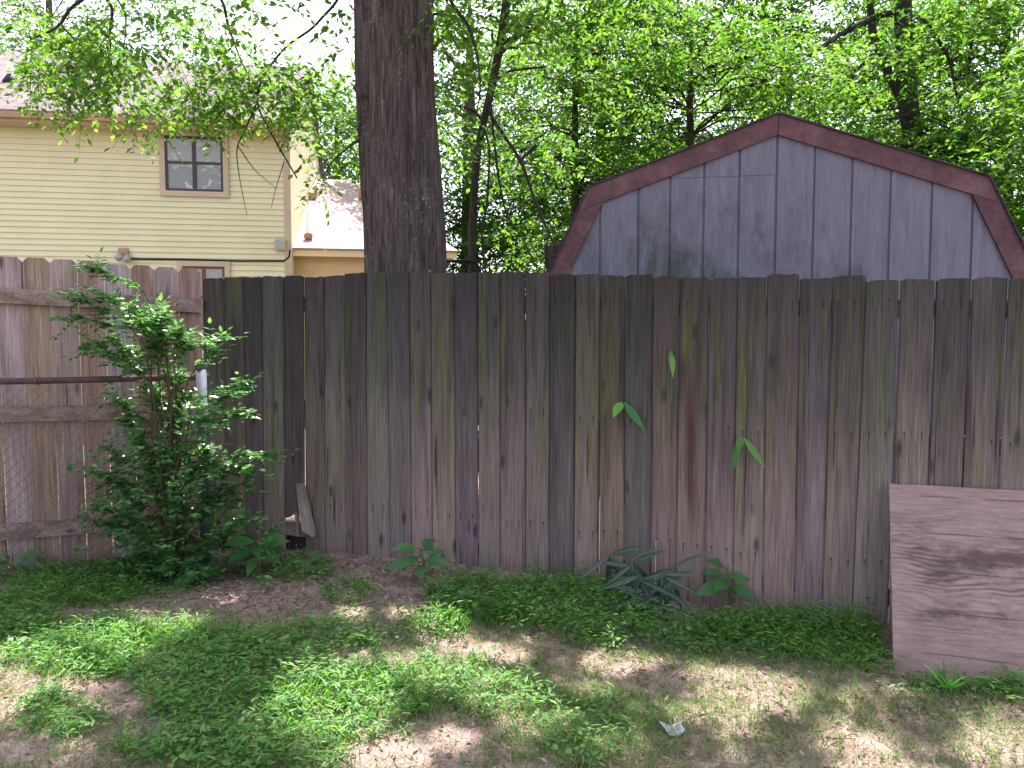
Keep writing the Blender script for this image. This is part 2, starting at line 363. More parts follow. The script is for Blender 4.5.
class Leaves:                                  # many leaves gathered into one part
    def __init__(self): self.P = []; self.D = []; self.N = []; self.L = []; self.W = []
    def add(self, P, D, N, L, W):
        P = np.atleast_2d(P); n = len(P)
        self.P.append(P); self.D.append(np.broadcast_to(D, (n, 3))); self.N.append(np.broadcast_to(N, (n, 3)))
        self.L.append(np.broadcast_to(L, (n,))); self.W.append(np.broadcast_to(W, (n,)))
    def arrays(self): return [np.concatenate(x) for x in (self.P, self.D, self.N, self.L, self.W)]
    def build(self, name, mat, parent=None, detail=0, keep=None, bend=0.0, rnd=None):
        P, D, N, L, W = self.arrays()
        if keep is not None:
            kk = keep(P) & keep(P + unit(D) * L[:, None]) & keep(P + unit(D) * L[:, None] * .5); P, D, N, L, W = P[kk], D[kk], N[kk], L[kk], W[kk]
        n = len(P)
        D = D / (np.linalg.norm(D, axis=1, keepdims=True) + 1e-9)
        S = np.cross(D, N); S /= np.linalg.norm(S, axis=1, keepdims=True) + 1e-9
        N = np.cross(S, D)
        L = L[:, None]; W = W[:, None]
        def q(a, b, c): return P + D * L * a + S * W * b + N * L * c
        if detail == 0:
            vs = np.stack([q(0, 0, 0), q(.45, .5, .06), q(1, 0, -bend), q(.45, -.5, .06)], 1); sizes = [4]; loop = [0, 1, 2, 3]
        elif detail == 2:
            rows = [(0, .05), (.1, .42), (.24, .82), (.42, 1.0), (.6, .86), (.78, .5), (.91, .2), (1, .01)]
            cols_ = []
            for t_, w2 in rows:
                zb_ = -bend * t_ * t_
                cols_ += [q(t_, -.5 * w2, zb_ + .05 * w2), q(t_, 0, zb_), q(t_, .5 * w2, zb_ + .05 * w2)]
            vs = np.stack(cols_, 1); loop = []; sizes = []
            for r_ in range(len(rows) - 1):
                for c_ in (0, 1):
                    i_ = r_ * 3 + c_; loop += [i_, i_ + 1, i_ + 4, i_ + 3]; sizes.append(4)
        else:
            h = -bend
            vs = np.stack([q(0, 0, 0), q(.28, .46, .07 + h * .08), q(.66, .36, .05 + h * .45), q(1, 0, h), q(.66, -.36, .05 + h * .45), q(.28, -.46, .07 + h * .08), q(.3, 0, h * .09), q(.66, 0, h * .42)], 1)
            sizes = [3, 4, 3, 3, 4, 3]; loop = [0, 6, 1, 1, 6, 7, 2, 2, 7, 3, 3, 7, 4, 4, 7, 6, 5, 5, 6, 0]
        kv = vs.shape[1]; V = vs.reshape(-1, 3)
        og = np.array(parent['_w'] if parent is not None else (0, 0, 0), float)
        V = V - og
        loops = (np.array(loop)[None, :] + (np.arange(n) * kv)[:, None]).ravel()
        st = np.cumsum([0] + sizes)[:-1]; starts = (st[None, :] + (np.arange(n) * len(loop))[:, None]).ravel()
        me = bpy.data.meshes.new(name)
        me.vertices.add(len(V)); me.vertices.foreach_set('co', V.ravel())
        me.loops.add(len(loops)); me.loops.foreach_set('vertex_index', loops.astype(np.int32))
        me.polygons.add(len(starts)); me.polygons.foreach_set('loop_start', starts.astype(np.int32))
        me.update(calc_edges=True)
        at = me.attributes.new('rnd', 'FLOAT', 'POINT')
        r = rng.random(n) if rnd is None else rnd
        at.data.foreach_set('value', np.repeat(r, kv).astype(np.float32))
        me.materials.append(mat)
        o = bpy.data.objects.new(name, me); COL.objects.link(o); o['_w'] = og.tolist()
        if parent is not None: o.parent = parent
        return o

def unit(v): v = np.asarray(v, float); return v / (np.linalg.norm(v, axis=-1, keepdims=True) + 1e-9)
def curve(pts, n=16):                          # Catmull-Rom through points
    P = [np.asarray(p, float) for p in pts]; P = [2 * P[0] - P[1]] + P + [2 * P[-1] - P[-2]]
    out = []
    m = len(P) - 3
    for i in range(m):
        for t in np.linspace(0, 1, max(2, n // m), endpoint=False):
            a, b, c, d = P[i:i + 4]
            out.append(.5 * (2 * b + (c - a) * t + (2 * a - 5 * b + 4 * c - d) * t ** 2 + (3 * b - a - 3 * c + d) * t ** 3))
    out.append(P[-2]); return out

# ------------------------------------------------------------------ the fence line and the ground
FA, FB = at_z(380, 555, .11), at_z(880, 623, .016)
BF = Plane(FA, FB)
foot = [(203, 545), (262, 549), (300, 551), (344, 553), (380, 555), (400, 556.5), (454, 565), (500, 572), (549, 578), (600, 586), (652, 594), (709, 604), (767, 611), (832, 618), (880, 623), (1010, 642)]
fs_, fz_ = zip(*[BF.hit(u, v) for u, v in foot])
def ground_z(x, y):
    x = np.asarray(x, float); y = np.asarray(y, float)
    s = (x - BF.o[0]) * BF.d[0] + (y - BF.o[1]) * BF.d[1]
    z = np.interp(s, fs_, fz_)
    b = .012 * np.sin(2.3 * x + 1.1) * np.cos(2.9 * y) + .007 * np.sin(6.1 * x - 3.7 * y) + .004 * np.sin(13 * x + 9 * y)
    return z + b
def axis(a, b, st, lo, hi):
    c = list(np.arange(a, b + 1e-6, st)); d = st
    l, h = a, b; L, H = [], []
    while l > lo: d *= 1.35; l -= d; L.append(l)
    d = st
    while h < hi: d *= 1.35; h += d; H.append(h)
    return np.array(L[::-1] + c + H)
gx, gy = axis(-4.2, 4.2, .035, -500, 500), axis(1.6, 5.6, .035, -300, 700)
X, Y = np.meshgrid(gx, gy); Z = ground_z(X, Y)
near = (np.abs(X) < 5) & (Y > 1) & (Y < 6)
Z = Z + np.where(near, rng.normal(0, .0035, X.shape), 0)
mb = MB(); nx, ny = len(gx), len(gy)
mb.v = np.stack([X, Y, Z], -1).reshape(-1, 3).tolist()
mb.f = [(j * nx + i, j * nx + i + 1, (j + 1) * nx + i + 1, (j + 1) * nx + i) for j in range(ny - 1) for i in range(nx - 1)]
g = mb.build('ground', M['dirt'], smooth=True); tag(g, 'pinkish brown bare dirt of the back yard with dead leaves', 'ground', kind='structure')

def on_ground(u, v):
    z = .08
    for _ in range(6):
        p = at_z(u, v, z); z = float(ground_z(p[0], p[1]))
    return at_z(u, v, z)

# sunlit places: no leaf of any crown hangs between these and the sun
LIT = []                                       # (centre on the ground, 2x2 inverse)
def lit(u, v, ru, rv, ang=0):
    c = on_ground(u, v)
    ca, sa = math.cos(R(ang)), math.sin(R(ang))
    a = on_ground(u + ru * ca, v - ru * sa) - c; b = on_ground(u + rv * sa, v + rv * ca) - c
    LIT.append((c, np.linalg.inv(np.array([a[:2], b[:2]]).T)))
for a in [(60, 672, 85, 20, 22), (140, 638, 60, 17, 24), (20, 690, 35, 18, 15), (170, 592, 22, 5, 0), (215, 668, 22, 12, 0),
          (335, 708, 55, 30, 10), (150, 622, 50, 12, 20), (30, 655, 40, 14, 20), (415, 665, 22, 12, 0), (700, 672, 16, 6, 0), (590, 692, 14, 6, 0), (375, 752, 52, 14, 0), (443, 632, 24, 11, 0), (485, 652, 38, 10, -5), (440, 680, 34, 14, 0), (495, 697, 55, 18, -25),
          (455, 736, 24, 9, 0), (625, 662, 42, 8, 8), (752, 690, 48, 20, -10), (720, 712, 30, 10, 0), (345, 612, 16, 5, 0), (405, 612, 14, 5, 0), (560, 720, 22, 8, 0),
          (1005, 745, 40, 14, 0), (860, 742, 34, 12, 0), (600, 745, 16, 6, 0), (250, 735, 16, 6, 0), (70, 740, 14, 6, 0), (900, 690, 14, 4, 0)]:
    lit(*a)
SPOTS = [(at_depth(622, 404, 3.95), .10), (at_depth(165, 320, 4.3), .28), (at_depth(185, 395, 4.2), .28), (at_depth(150, 500, 4.0), .2), (at_depth(230, 420, 4.2), .2), (at_depth(670, 358, 3.9), .06), (at_depth(750, 450, 3.75), .07), (at_depth(215, 480, 4.1), .14),
         (at_depth(80, 75, 6.2), .55), (at_depth(215, 100, 6.2), .5), (at_depth(300, 100, 6.2), .35), (at_depth(150, 110, 6.2), .4)]
def keep_clear(P):
    kk = np.ones(len(P), bool)
    for c, inv in LIT:
        t = (P[:, 2] - c[2]) / SUN[2]
        q = P - SUN * t[:, None]
        e = (q[:, :2] - c[:2]) @ inv.T
        rr = (e ** 2).sum(1) + .25 * np.sin(7 * e[:, 0] + c[0] * 9) * np.cos(5 * e[:, 1] + c[1] * 7)
        kk &= (rr > 1.4) | (rng.random(len(P)) < .012)
    for c, r in SPOTS:
        d = P - c; t = d @ SUN
        kk &= (np.linalg.norm(d - t[:, None] * SUN, axis=1) > r) | (t < r)
    return kk

# ------------------------------------------------------------------ back fence
tops = [202.7, 224, 244, 262, 282.5, 303, 323.6, 344.4, 366, 386.5, 408.8, 430.4, 454, 477.3, 500.6, 524.5, 549.5, 575.6, 600.6, 625.2, 653.3, 679.5, 709.3, 737.7, 767, 799.7, 832.6, 866.5, 900.7, 936.7, 973, 1009.6]
bots = [205, 226, 246, 263.7, 284, 304.3, 325, 346.4, 367, 389.5, 410.8, 432, 455, 478, 500.8, 525, 549, 574, 598.5, 624, 651, 676.5, 705.8, 734, 764, 796, 825.7, 857, 893, 928, 963, 998.6]
S275 = [BF.hit(u, 275) for u in tops]; S503 = [BF.hit(u, 503) for u in bots]
edges = [(a[0], a[1], b[0], b[1]) for a, b in zip(S275, S503)]
for i in range(5):
    a = edges[-1]; edges.append((a[0] + .15, a[1] - .006, a[2] + .149, a[3] - .006))
topv = [(203, 277), (262, 277), (330, 275), (366, 272), (480, 271.5), (550, 271.5), (600, 275), (690, 276.5), (760, 275.5), (830, 276), (870, 278.5), (940, 276.5), (990, 278), (1024, 279)]
tS, tZ = zip(*[BF.hit(*p) for p in topv])
tints = [(1, .95, .8), (1.05, 1.05, .8), (.7, .65, .72), (.95, 1, .8), (.48, .48, .6), (.75, .75, .7), (.95, .9, .85), (.78, .7, .7), (.95, .98, .85), (.8, .75, .78), (.9, .84, .84), (.95, 1.05, .68), (.62, .6, .72), (.92, .95, .88), (.95, .88, .85), (.9, .82, .84), (.6, .56, .68), (.92, .86, .84), (.9, .84, .68), (.62, .62, .75), (1, .95, .9), (1.0, .94, .8), (1.08, 1.0, 1.0), (1.12, 1.04, 1.04), (1.1, 1.04, .95), (1.02, .98, 1.05), (1.05, 1.04, .9), (1.0, 1.0, .9), (1.1, 1.12, 1.0), (.78, .74, .8), (1.12, 1.08, 1.0), (1.1, 1.06, 1.0)]
fence = thing('wooden_fence', 'long grey weathered privacy fence of upright boards with green algae and black streaks', 'fence', BF.pt(0, float(np.interp(0, fs_, fz_))))
def e_at(e, z):
    t = (z - e[3]) / (e[1] - e[3]); return e[2] + (e[0] - e[2]) * t
broken = 4
for i in range(len(edges) - 1):
    e0, e1 = edges[i], edges[i + 1]
    sm = .5 * (e0[2] + e1[2]); zb = float(np.interp(sm, fs_, fz_)) - .03
    zt = float(np.interp(.5 * (e0[0] + e1[0]), tS, tZ)) + random.uniform(-.012, .01)
    ga, gb = random.uniform(.0006, .0026), random.uniform(.0006, .0028)
    if i in (27, 28, 29): gb += .004
    if i == broken: gb = .0003
    if i == broken + 1: ga = .0003
    th = .017; tw = random.uniform(-.007, .007); nf = random.uniform(-.004, .004)
    if i == broken: zb = BF.hit(293, 517)[1]
    def fp(s, z, side): return BF.pt(s, z, nf + tw * side)
    poly = [fp(e_at(e0, zb) + ga, zb, -1)]
    if i == broken:
        a, b = e_at(e0, zb) + ga, e_at(e1, zb) - gb
        poly = [fp(a, zb - .012, -1)] + [fp(a + (b - a) * f, zb + dz, 0) for f, dz in ((.3, .0), (.45, .022), (.6, .006), (.8, .03))]
    poly += [fp(e_at(e1, zb) - gb, zb + random.uniform(0, .01), 1)]
    a, b = e_at(e1, zt) - gb, e_at(e0, zt) + ga
    for f in (0, .12, .35, .6, .85, 1):
        poly.append(fp(a + (b - a) * f, zt + random.uniform(-.005, .004) - (.005 if f in (0, 1) else 0), 1 - 2 * f))
    mb = MB(); n3 = np.array([*(-BF.n * th), 0]); cen = BF.pt(sm, 0)
    inner = []
    for p_ in poly:                             # worn, rounded-off front edges
        q_ = p_.copy(); dd = (p_[:2] - cen[:2]) @ BF.d; hw = .5 * abs(e_at(e1, p_[2]) - e_at(e0, p_[2])); mid_s = .5 * (e_at(e1, p_[2]) + e_at(e0, p_[2])) - sm
        f_ = (dd - mid_s) / max(hw, .01); q_[:2] -= BF.d * (.0055 * (abs(f_) > .9) * np.sign(f_)); inner.append(q_ + np.array([*(BF.n * .0), 0]))
    m_ = len(poly); lay = inner + [p_ + n3 * .45 for p_ in poly] + [p_ + n3 for p_ in poly]
    mb.add(lay, [tuple(range(m_)), tuple(reversed(range(2 * m_, 3 * m_)))] + [(l_ * m_ + a_, (l_ + 1) * m_ + a_, (l_ + 1) * m_ + (a_ + 1) % m_, l_ * m_ + (a_ + 1) % m_) for l_ in (0, 1) for a_ in range(m_)])
    o = mb.build('picket', M['fence_red'] if i == 21 else M['fence'], fence, BF.pt(sm, float(np.interp(sm, fs_, fz_))))
    o.rotation_euler = (0, 0, 0)
    t = tints[i] if i < len(tints) else (1, .97, .93)
    lum = max(.62, (sum(t) / 3)) * random.uniform(.9, 1.12); o.color = (*[(lum + (c - sum(t) / 3) * .55) * random.uniform(.95, 1.05) for c in t], 1)
    if i == broken: o['label'] = 'dark board with its lower end broken off'
    if i == 21: o['label'] = 'board with a dark red streak'
s0, s1 = edges[0][0] + .01, edges[-1][0] - .02
hz = BF.hit(290, 530, -.03)[1] - float(np.interp(BF.hit(290, 533)[0], fs_, fz_))
for h in (hz, .92, 1.58):
    mb = MB()
    za, zc = float(np.interp(s0, fs_, fz_)) + h, float(np.interp(2.0, fs_, fz_)) + h + (s1 - 2) * -.035
    mb.prism([BF.pt(s0, za, -.026), BF.pt(s1, zc, -.026), BF.pt(s1, zc + .089, -.026), BF.pt(s0, za + .089, -.026)], [*(-BF.n * .038), 0])
    mb.build('rail', M['rail'], fence, BF.pt(0, .2 + h, -.03))

ka, kb = BF.hit(255, 540)[0], BF.hit(350, 540)[0]
mb = MB(); mb.prism([BF.pt(ka, -.05, -.075), BF.pt(kb, -.05, -.075), BF.pt(kb, .24, -.075), BF.pt(ka, .26, -.075)], [*(-BF.n * .02), 0])
o = mb.build('hole_light_blocker', M['fence'], fence, BF.pt(ka, 0, -.075)); o.color = (.3, .28, .28, 1)  # added dark board, blocks bright light behind the broken picket's hole

# ------------------------------------------------------------------ left fence with dog-eared pickets
c0 = BF.pt(edges[0][0], 0); d = unit(np.array([-1.0, -.53]))
LFL = Plane(c0[:2] + d * 3.0, c0[:2])
lf = thing('wooden_fence', 'brown dog-eared picket fence with horizontal rails behind the leafy shrub', 'fence', LFL.pt(2.5, .1))
lt = [-1.5, 25, 52, 79.5, 106, 132, 155.5, 179.5, 202]
le = [LFL.hit(u, 330)[0] for u in lt]
while le[0] > .8: le.insert(0, le[0] - .148)
vt = [(10, 256.5), (37, 258), (66, 260), (92, 261), (119, 264), (144, 265), (168, 267), (190, 268.5)]
ls, lz = zip(*[LFL.hit(*p) for p in vt])
ltint = [(1, .97, 1.08), (1.05, .95, .9), (.95, .95, 1.02), (1.05, .88, .82)]
for i in range(len(le) - 1):
    a, b = le[i] + random.uniform(.0005, .0022), le[i + 1] - random.uniform(.0005, .0022); m = .5 * (a + b); zt = float(np.interp(m, ls, lz)) + random.uniform(-.004, .004)
    zb = float(ground_z(*LFL.pt(m, 0)[:2])) + .0
    c = .028; nf = random.uniform(-.003, .003)
    mb = MB(); mb.prism([LFL.pt(a, zb, nf), LFL.pt(b, zb, nf), LFL.pt(b, zt - c, nf), LFL.pt(b - c * .9, zt, nf), LFL.pt(a + c * .9, zt, nf), LFL.pt(a, zt - c, nf)], [*(-LFL.n * .016), 0])
    o = mb.build('picket', M['fence_left'], lf, LFL.pt(m, zb))
    o.color = (*[x * random.uniform(.93, 1.07) for x in ltint[i % 4]], 1)
def lrail(pa, pb, hpx):
    (sa, za), (sb, zb) = LFL.hit(*pa, .03), LFL.hit(*pb, .03)
    sl_ = (zb - za) / (sb - sa); s0_, s1_ = .85, 2.985
    za, zb = za + sl_ * (s0_ - sa), za + sl_ * (s1_ - sa)
    mb = MB(); mb.prism([LFL.pt(s0_, za, .042), LFL.pt(s1_, zb, .042), LFL.pt(s1_, zb + hpx, .042), LFL.pt(s0_, za + hpx, .042)], [*(-LFL.n * .036), 0])
    o = mb.build('rail', M['rail'], lf, LFL.pt(1.5, za)); return o
lrail((0, 303), (185, 312), .089); lrail((0, 422), (95, 420), .089); lrail((0, 540), (100, 532), .089)
a, _ = LFL.hit(157, 330); b, _ = LFL.hit(176, 330); zt = LFL.hit(166, 295)[1]
mb = MB(); mb.prism([LFL.pt(a, 0, .052), LFL.pt(b, 0, .052), LFL.pt(b, zt, .052), LFL.pt(a, zt, .052)], [*(-LFL.n * .009), 0])
o = mb.build('post', M['rail'], lf, LFL.pt(a, 0)); o.color = (.95, .8, .72, 1)

# ------------------------------------------------------------------ chain-link fence remnant
cb = on_ground(206, 566)
cl = thing('chain_link_fence', 'old chain-link fence with rusty top pipe in front of the brown picket fence', 'chain-link fence', cb)
pz = at_depth(201, 366, cb[1])
mb = MB(); mb.tube([cb - [0, 0, .05], [pz[0], cb[1], pz[2]]], .03, 14); pst = mb.build('post', M['galv'], cl, smooth=True); pst['label'] = 'blue-grey galvanised post with a domed cap'
mb = MB(); mb.tube([[pz[0], cb[1], pz[2] - .02]] + [[pz[0], cb[1], pz[2] + .036 * math.sin(a)] for a in np.linspace(0, 1.4, 6)], [.036] + [.036 * math.cos(a) for a in np.linspace(0, 1.4, 6)], 14)
mb.build('post_cap', M['galv'], pst, smooth=True)
CP = Plane(LFL.pt(.85, 0, .13)[:2], [pz[0], cb[1]])
zr = CP.hit(60, 380)[1]; lenc = float(np.linalg.norm(np.array([pz[0], cb[1]]) - CP.o))
mb = MB(); mb.tube([CP.pt(s, zr + .003 * math.sin(s * 4)) for s in np.linspace(0, lenc - .03, 12)], .019, 10); mb.build('top_rail', M['rust'], cl, smooth=True)
mb = MB()
dx = .062
for sgn in (1, -1):
    for kk in range(-22, 48):
        s = kk * dx; z = .12; pts = []
        for j in range(24):
            ss = s + sgn * j * dx * .8; zz = .1 + j * .05
            if 0 <= ss <= lenc - .03 and zz < zr: pts.append(CP.pt(ss, zz, .02 + .004 * (j % 2) * sgn))
        if len(pts) > 1: mb.tube(pts, .0014, 4, False)
mb.build('wire_mesh', M['wire'], cl)
for u in (36,):
    s, _ = CP.hit(u, 380); mb = MB()
    ring = [CP.pt(s + .002 * a, zr + .024 * math.cos(a), .024 * math.sin(a)) for a in np.linspace(0, 2 * math.pi * .95, 14)]
    mb.tube(ring, .003, 5); mb.build('wire_tie', M['wire'], cl)

# ------------------------------------------------------------------ shed
sc0 = at_depth(778, 115, 5.9); SP = Plane(sc0, sc0[:2] + np.array([1, -.17]))
apex = SP.hit(778, 115); lb = SP.hit(589, 188); rb = SP.hit(987, 178); l0 = SP.hit(552, 268); r0 = SP.hit(1027, 260)
def ext(b, a, z): t = (b[1] - z) / (b[1] - a[1]); return (b[0] + (a[0] - b[0]) * t, z)
EZ = 1.25; l1, r1 = ext(lb, l0, EZ), ext(rb, r0, EZ)
shed = thing('shed', 'blue-grey gambrel shed with reddish brown trim behind the grey fence', 'shed', SP.pt(0, .05))
prof = [l1, lb, apex, rb, r1]
ps, pz_ = [p[0] for p in prof], [p[1] for p in prof]
def roofz(s): return float(np.interp(s, ps, pz_))
wl, wr = l1[0] + .12, r1[0] - .12
gu = [(600, 250), (638, 250), (669.5, 250), (703, 250), (738, 250), (775, 250), (812.5, 250), (850, 250), (888.5, 250), (930, 250), (971, 250)]
gs = [SP.hit(*p)[0] for p in gu]
step = .31
while gs[0] - step > wl: gs.insert(0, gs[0] - step)
while gs[-1] + step < wr: gs.append(gs[-1] + step)
xs = [wl] + [x for x in gs if wl + .03 < x < wr - .03] + [wr]
seam = SP.hit(740, 176)[1]; mid = SP.hit(778, 200)[0]
mb = MB()
for a, b in zip(xs[:-1], xs[1:]):
    a2, b2 = a + .009, b - .009
    cuts = [b2] + [p for p in sorted(ps, reverse=True) if a2 < p < b2] + [a2]
    top = [(s, roofz(s) - .04) for s in cuts]
    if b2 < mid + .1 and min(z for _, z in top) > seam + .03:
        mb.prism([SP.pt(a2, .06), SP.pt(b2, .06), SP.pt(b2, seam - .0004), SP.pt(a2, seam - .0004)], [*(-SP.n * .012), 0])
        mb.prism([SP.pt(a2, seam + .0004, .004), SP.pt(b2, seam + .0004, .004)] + [SP.pt(s, z, .004) for s, z in top], [*(-SP.n * .012), 0])
    else:
        mb.prism([SP.pt(a2, .06), SP.pt(b2, .06)] + [SP.pt(s, z) for s, z in top], [*(-SP.n * .012), 0])
back = [SP.pt(wl, .06, -.014), SP.pt(wr, .06, -.014)] + [SP.pt(s, roofz(s) - .05, -.014) for s in (wr, rb[0] - .01, apex[0], lb[0] + .01, wl)]
mb.prism(back, [*(-SP.n * .03), 0])
mb.build('front_wall', M['shed'], shed, SP.pt(apex[0], 1.8))
DEP = 3.4
for s in (wl, wr - .03):
    mb = MB(); mb.prism([SP.pt(s, .06, -.05), SP.pt(s, EZ - .02, -.05), SP.pt(s, EZ - .02, -DEP), SP.pt(s, .06, -DEP)], [*(SP.d * .03), 0]); mb.build('side_wall', M['shed'], shed)
mb = MB(); mb.prism([SP.pt(s, z, -DEP) for s, z in [(wl, .06), (wr, .06), (wr, roofz(wr) - .05), (rb[0], rb[1] - .05), (apex[0], apex[1] - .05), (lb[0], lb[1] - .05), (wl, roofz(wl) - .05)]], [*(-SP.n * .03), 0])
mb.build('rear_wall', M['shed'], shed)
mb = MB()
for (a, b) in zip(prof[:-1], prof[1:]):
    nn = np.array([-(b[1] - a[1]), b[0] - a[0]]); nn = nn / np.linalg.norm(nn)
    e = .012
    mb.prism([SP.pt(a[0], a[1], .05), SP.pt(b[0], b[1], .05), SP.pt(b[0] + nn[0] * e, b[1] + nn[1] * e, .05), SP.pt(a[0] + nn[0] * e, a[1] + nn[1] * e, .05)], [*(-SP.n * (DEP + .1)), 0])
def ruv(p):
    q = p[:2] - SP.o; return (float(q @ SP.n), float(p[2] * 1.3 + q @ SP.d * .3))
mb.build('roof', M['roof_shed'], shed, uv=ruv)
TW = .15
def inset(a, b, tw):                          # lower edge of a trim board under the roof edge a-b
    nn = np.array([-(b[1] - a[1]), b[0] - a[0]]); nn = nn / np.linalg.norm(nn); return np.array(a) - nn * tw, np.array(b) - nn * tw
def cross(p, q, r_, s_):
    d1, d2 = q - p, s_ - r_; den = d1[0] * d2[1] - d1[1] * d2[0]
    t = ((r_ - p)[0] * d2[1] - (r_ - p)[1] * d2[0]) / den; return p + d1 * t
ins = [inset(a, b, TW) for a, b in zip(prof[:-1], prof[1:])]
pA = cross(*ins[1], *ins[2]); pL = cross(*ins[0], *ins[1]); pR = cross(*ins[2], *ins[3])
def trim(poly, n=.03, t=.02):
    mb = MB(); mb.prism([SP.pt(p[0], p[1], n) for p in poly], [*(-SP.n * t), 0]); mb.build('rake_trim', M['shed_trim'], shed, SP.pt(poly[0][0], poly[0][1]))
ax = np.array(apex) - [0.002, 0]; q = np.array([apex[0] + .002, apex[1]])
XL = cross(*ins[1], np.array(l1), np.array(lb)); XR = cross(*ins[2], np.array(r1), np.array(rb))
trim([np.array(lb), XL, pA - [.002, 0], ax]); trim([pA + [.002, 0], XR, np.array(rb), q])
lo = ins[0][0]; trim([np.array(l1), lo, pL - [.001, .004], XL - [.002, .004]]); hi = ins[3][1]
trim([hi, np.array(r1), XR - [-.002, .004], pR - [-.001, .004]])

# ------------------------------------------------------------------ house
hc = at_depth(291, 240, 12.5); th = R(8.6)
HP = Plane(hc[:2] - 9 * np.array([math.cos(th), math.sin(th)]), hc[:2])
HS = 9.0
house = thing('house', 'two storey cream sided house with a pinkish shingle roof and a low wing', 'house', HP.pt(HS - 3, .1))
def siding(mb, P, s0, s1, z0, z1, n=0.0, e=.092):
    z = z0
    while z < z1 - .01:
        zt = min(z + e, z1)
        mb.add([P.pt(s0, z, n + .022), P.pt(s1, z, n + .022), P.pt(s1, zt, n), P.pt(s0, zt, n)], [(0, 1, 2, 3)])
        mb.add([P.pt(s0, z, n), P.pt(s1, z, n), P.pt(s1, z, n + .022), P.pt(s0, z, n + .022)], [(0, 1, 2, 3)])
        z = zt
s_c, eave = HP.hit(291, 134)
_, fas0 = HP.hit(285, 133, .35); _, fas1 = HP.hit(285, 121, .35)
mb = MB(); siding(mb, HP, 0, HS, .1, eave + .05)
RW = 5.5                                        # depth of the house
mb.add([HP.pt(HS, .1), HP.pt(HS, .1, -RW), HP.pt(HS, eave, -RW), HP.pt(HS, eave + RW / 2 * .62, -RW / 2), HP.pt(HS, eave)], [(0, 1, 2, 3, 4)])
mb.add([HP.pt(0, .1, -RW), HP.pt(HS, .1, -RW), HP.pt(HS, eave, -RW), HP.pt(0, eave, -RW)], [(0, 1, 2, 3)])
mb.add([HP.pt(0, .1), HP.pt(0, .1, -RW), HP.pt(0, eave, -RW), HP.pt(0, eave + RW / 2 * .62, -RW / 2), HP.pt(0, eave)], [(4, 3, 2, 1, 0)])
wall = mb.build('wall', M['siding'], house)
pitch = .62; ov = .36
def slab(mb, pts, t):                          # a roof plane with thickness
    mb.prism([np.array(p) for p in pts], [0, 0, -t])
mb = MB(); zr0 = fas1; zr1 = fas1 + (RW / 2 + ov) * pitch
slab(mb, [HP.pt(-.3, zr0, ov), HP.pt(HS + .06, zr0, ov), HP.pt(HS + .06, zr1, -RW / 2), HP.pt(-.3, zr1, -RW / 2)], .03)
slab(mb, [HP.pt(-.3, zr0, -RW - ov), HP.pt(-.3, zr1, -RW / 2), HP.pt(HS + .06, zr1, -RW / 2), HP.pt(HS + .06, zr0, -RW - ov)], .03)
def huv(p):
    q = p[:2] - HP.o; return (float(q @ HP.d), float(abs(q @ HP.n + RW / 2) * 1.18))
roof = mb.build('roof', M['roof'], house, uv=huv)
mb = MB(); mb.prism([HP.pt(-.3, fas0, ov - .004), HP.pt(HS + .05, fas0, ov - .004), HP.pt(HS + .05, fas1 - .035, ov - .004), HP.pt(-.3, fas1 - .035, ov - .004)], [*(-HP.n * .03), 0])
mb.prism([HP.pt(-.3, fas0 + .06, ov + .05), HP.pt(HS + .05, fas0 + .06, ov + .05), HP.pt(HS + .05, fas1 - .045, ov + .06), HP.pt(-.3, fas1 - .045, ov + .06)], [*(-HP.n * .05), 0])
mb.build('fascia', M['fascia'], house)
mb = MB(); mb.prism([HP.pt(-.3, fas0 + .012, ov - .04), HP.pt(HS + .05, fas0 + .012, ov - .04), HP.pt(HS + .05, fas0 + .012, .02), HP.pt(-.3, fas0 + .012, .02)], [0, 0, .012]); mb.build('soffit', M['tan_trim'], house)
mb = MB(); mb.prism([HP.pt(HS - .1, .1, .03), HP.pt(HS + .012, .1, .03), HP.pt(HS + .012, eave + .03, .03), HP.pt(HS - .1, eave + .03, .03)], [*(-HP.n * .013), 0]); mb.build('corner_trim', M['tan_trim'], house)
# vent pipe on the roof
r_ = ray(11, 74)
def roof_hit(u, v):
    best = None
    for n in np.linspace(ov, -RW / 2, 300):
        s, z = HP.hit(u, v, n); zz = zr0 + (ov - n) * pitch
        if z <= zz: return HP.pt(s, zz, n)
    return HP.pt(s, zr1, -RW / 2)
vp = roof_hit(11, 80)
mb = MB(); mb.tube([vp - [0, 0, .1], vp + [0, 0, .28]], .045, 10); mb.build('vent_pipe', M['white_pipe'], roof, smooth=True)
mb = MB(); mb.tube([vp - [0, 0, .09], vp + [0, 0, .02], vp + [0, 0, .09]], [.16, .1, .055], 10); mb.build('vent_flashing', M['black_rubber'], roof, smooth=True)
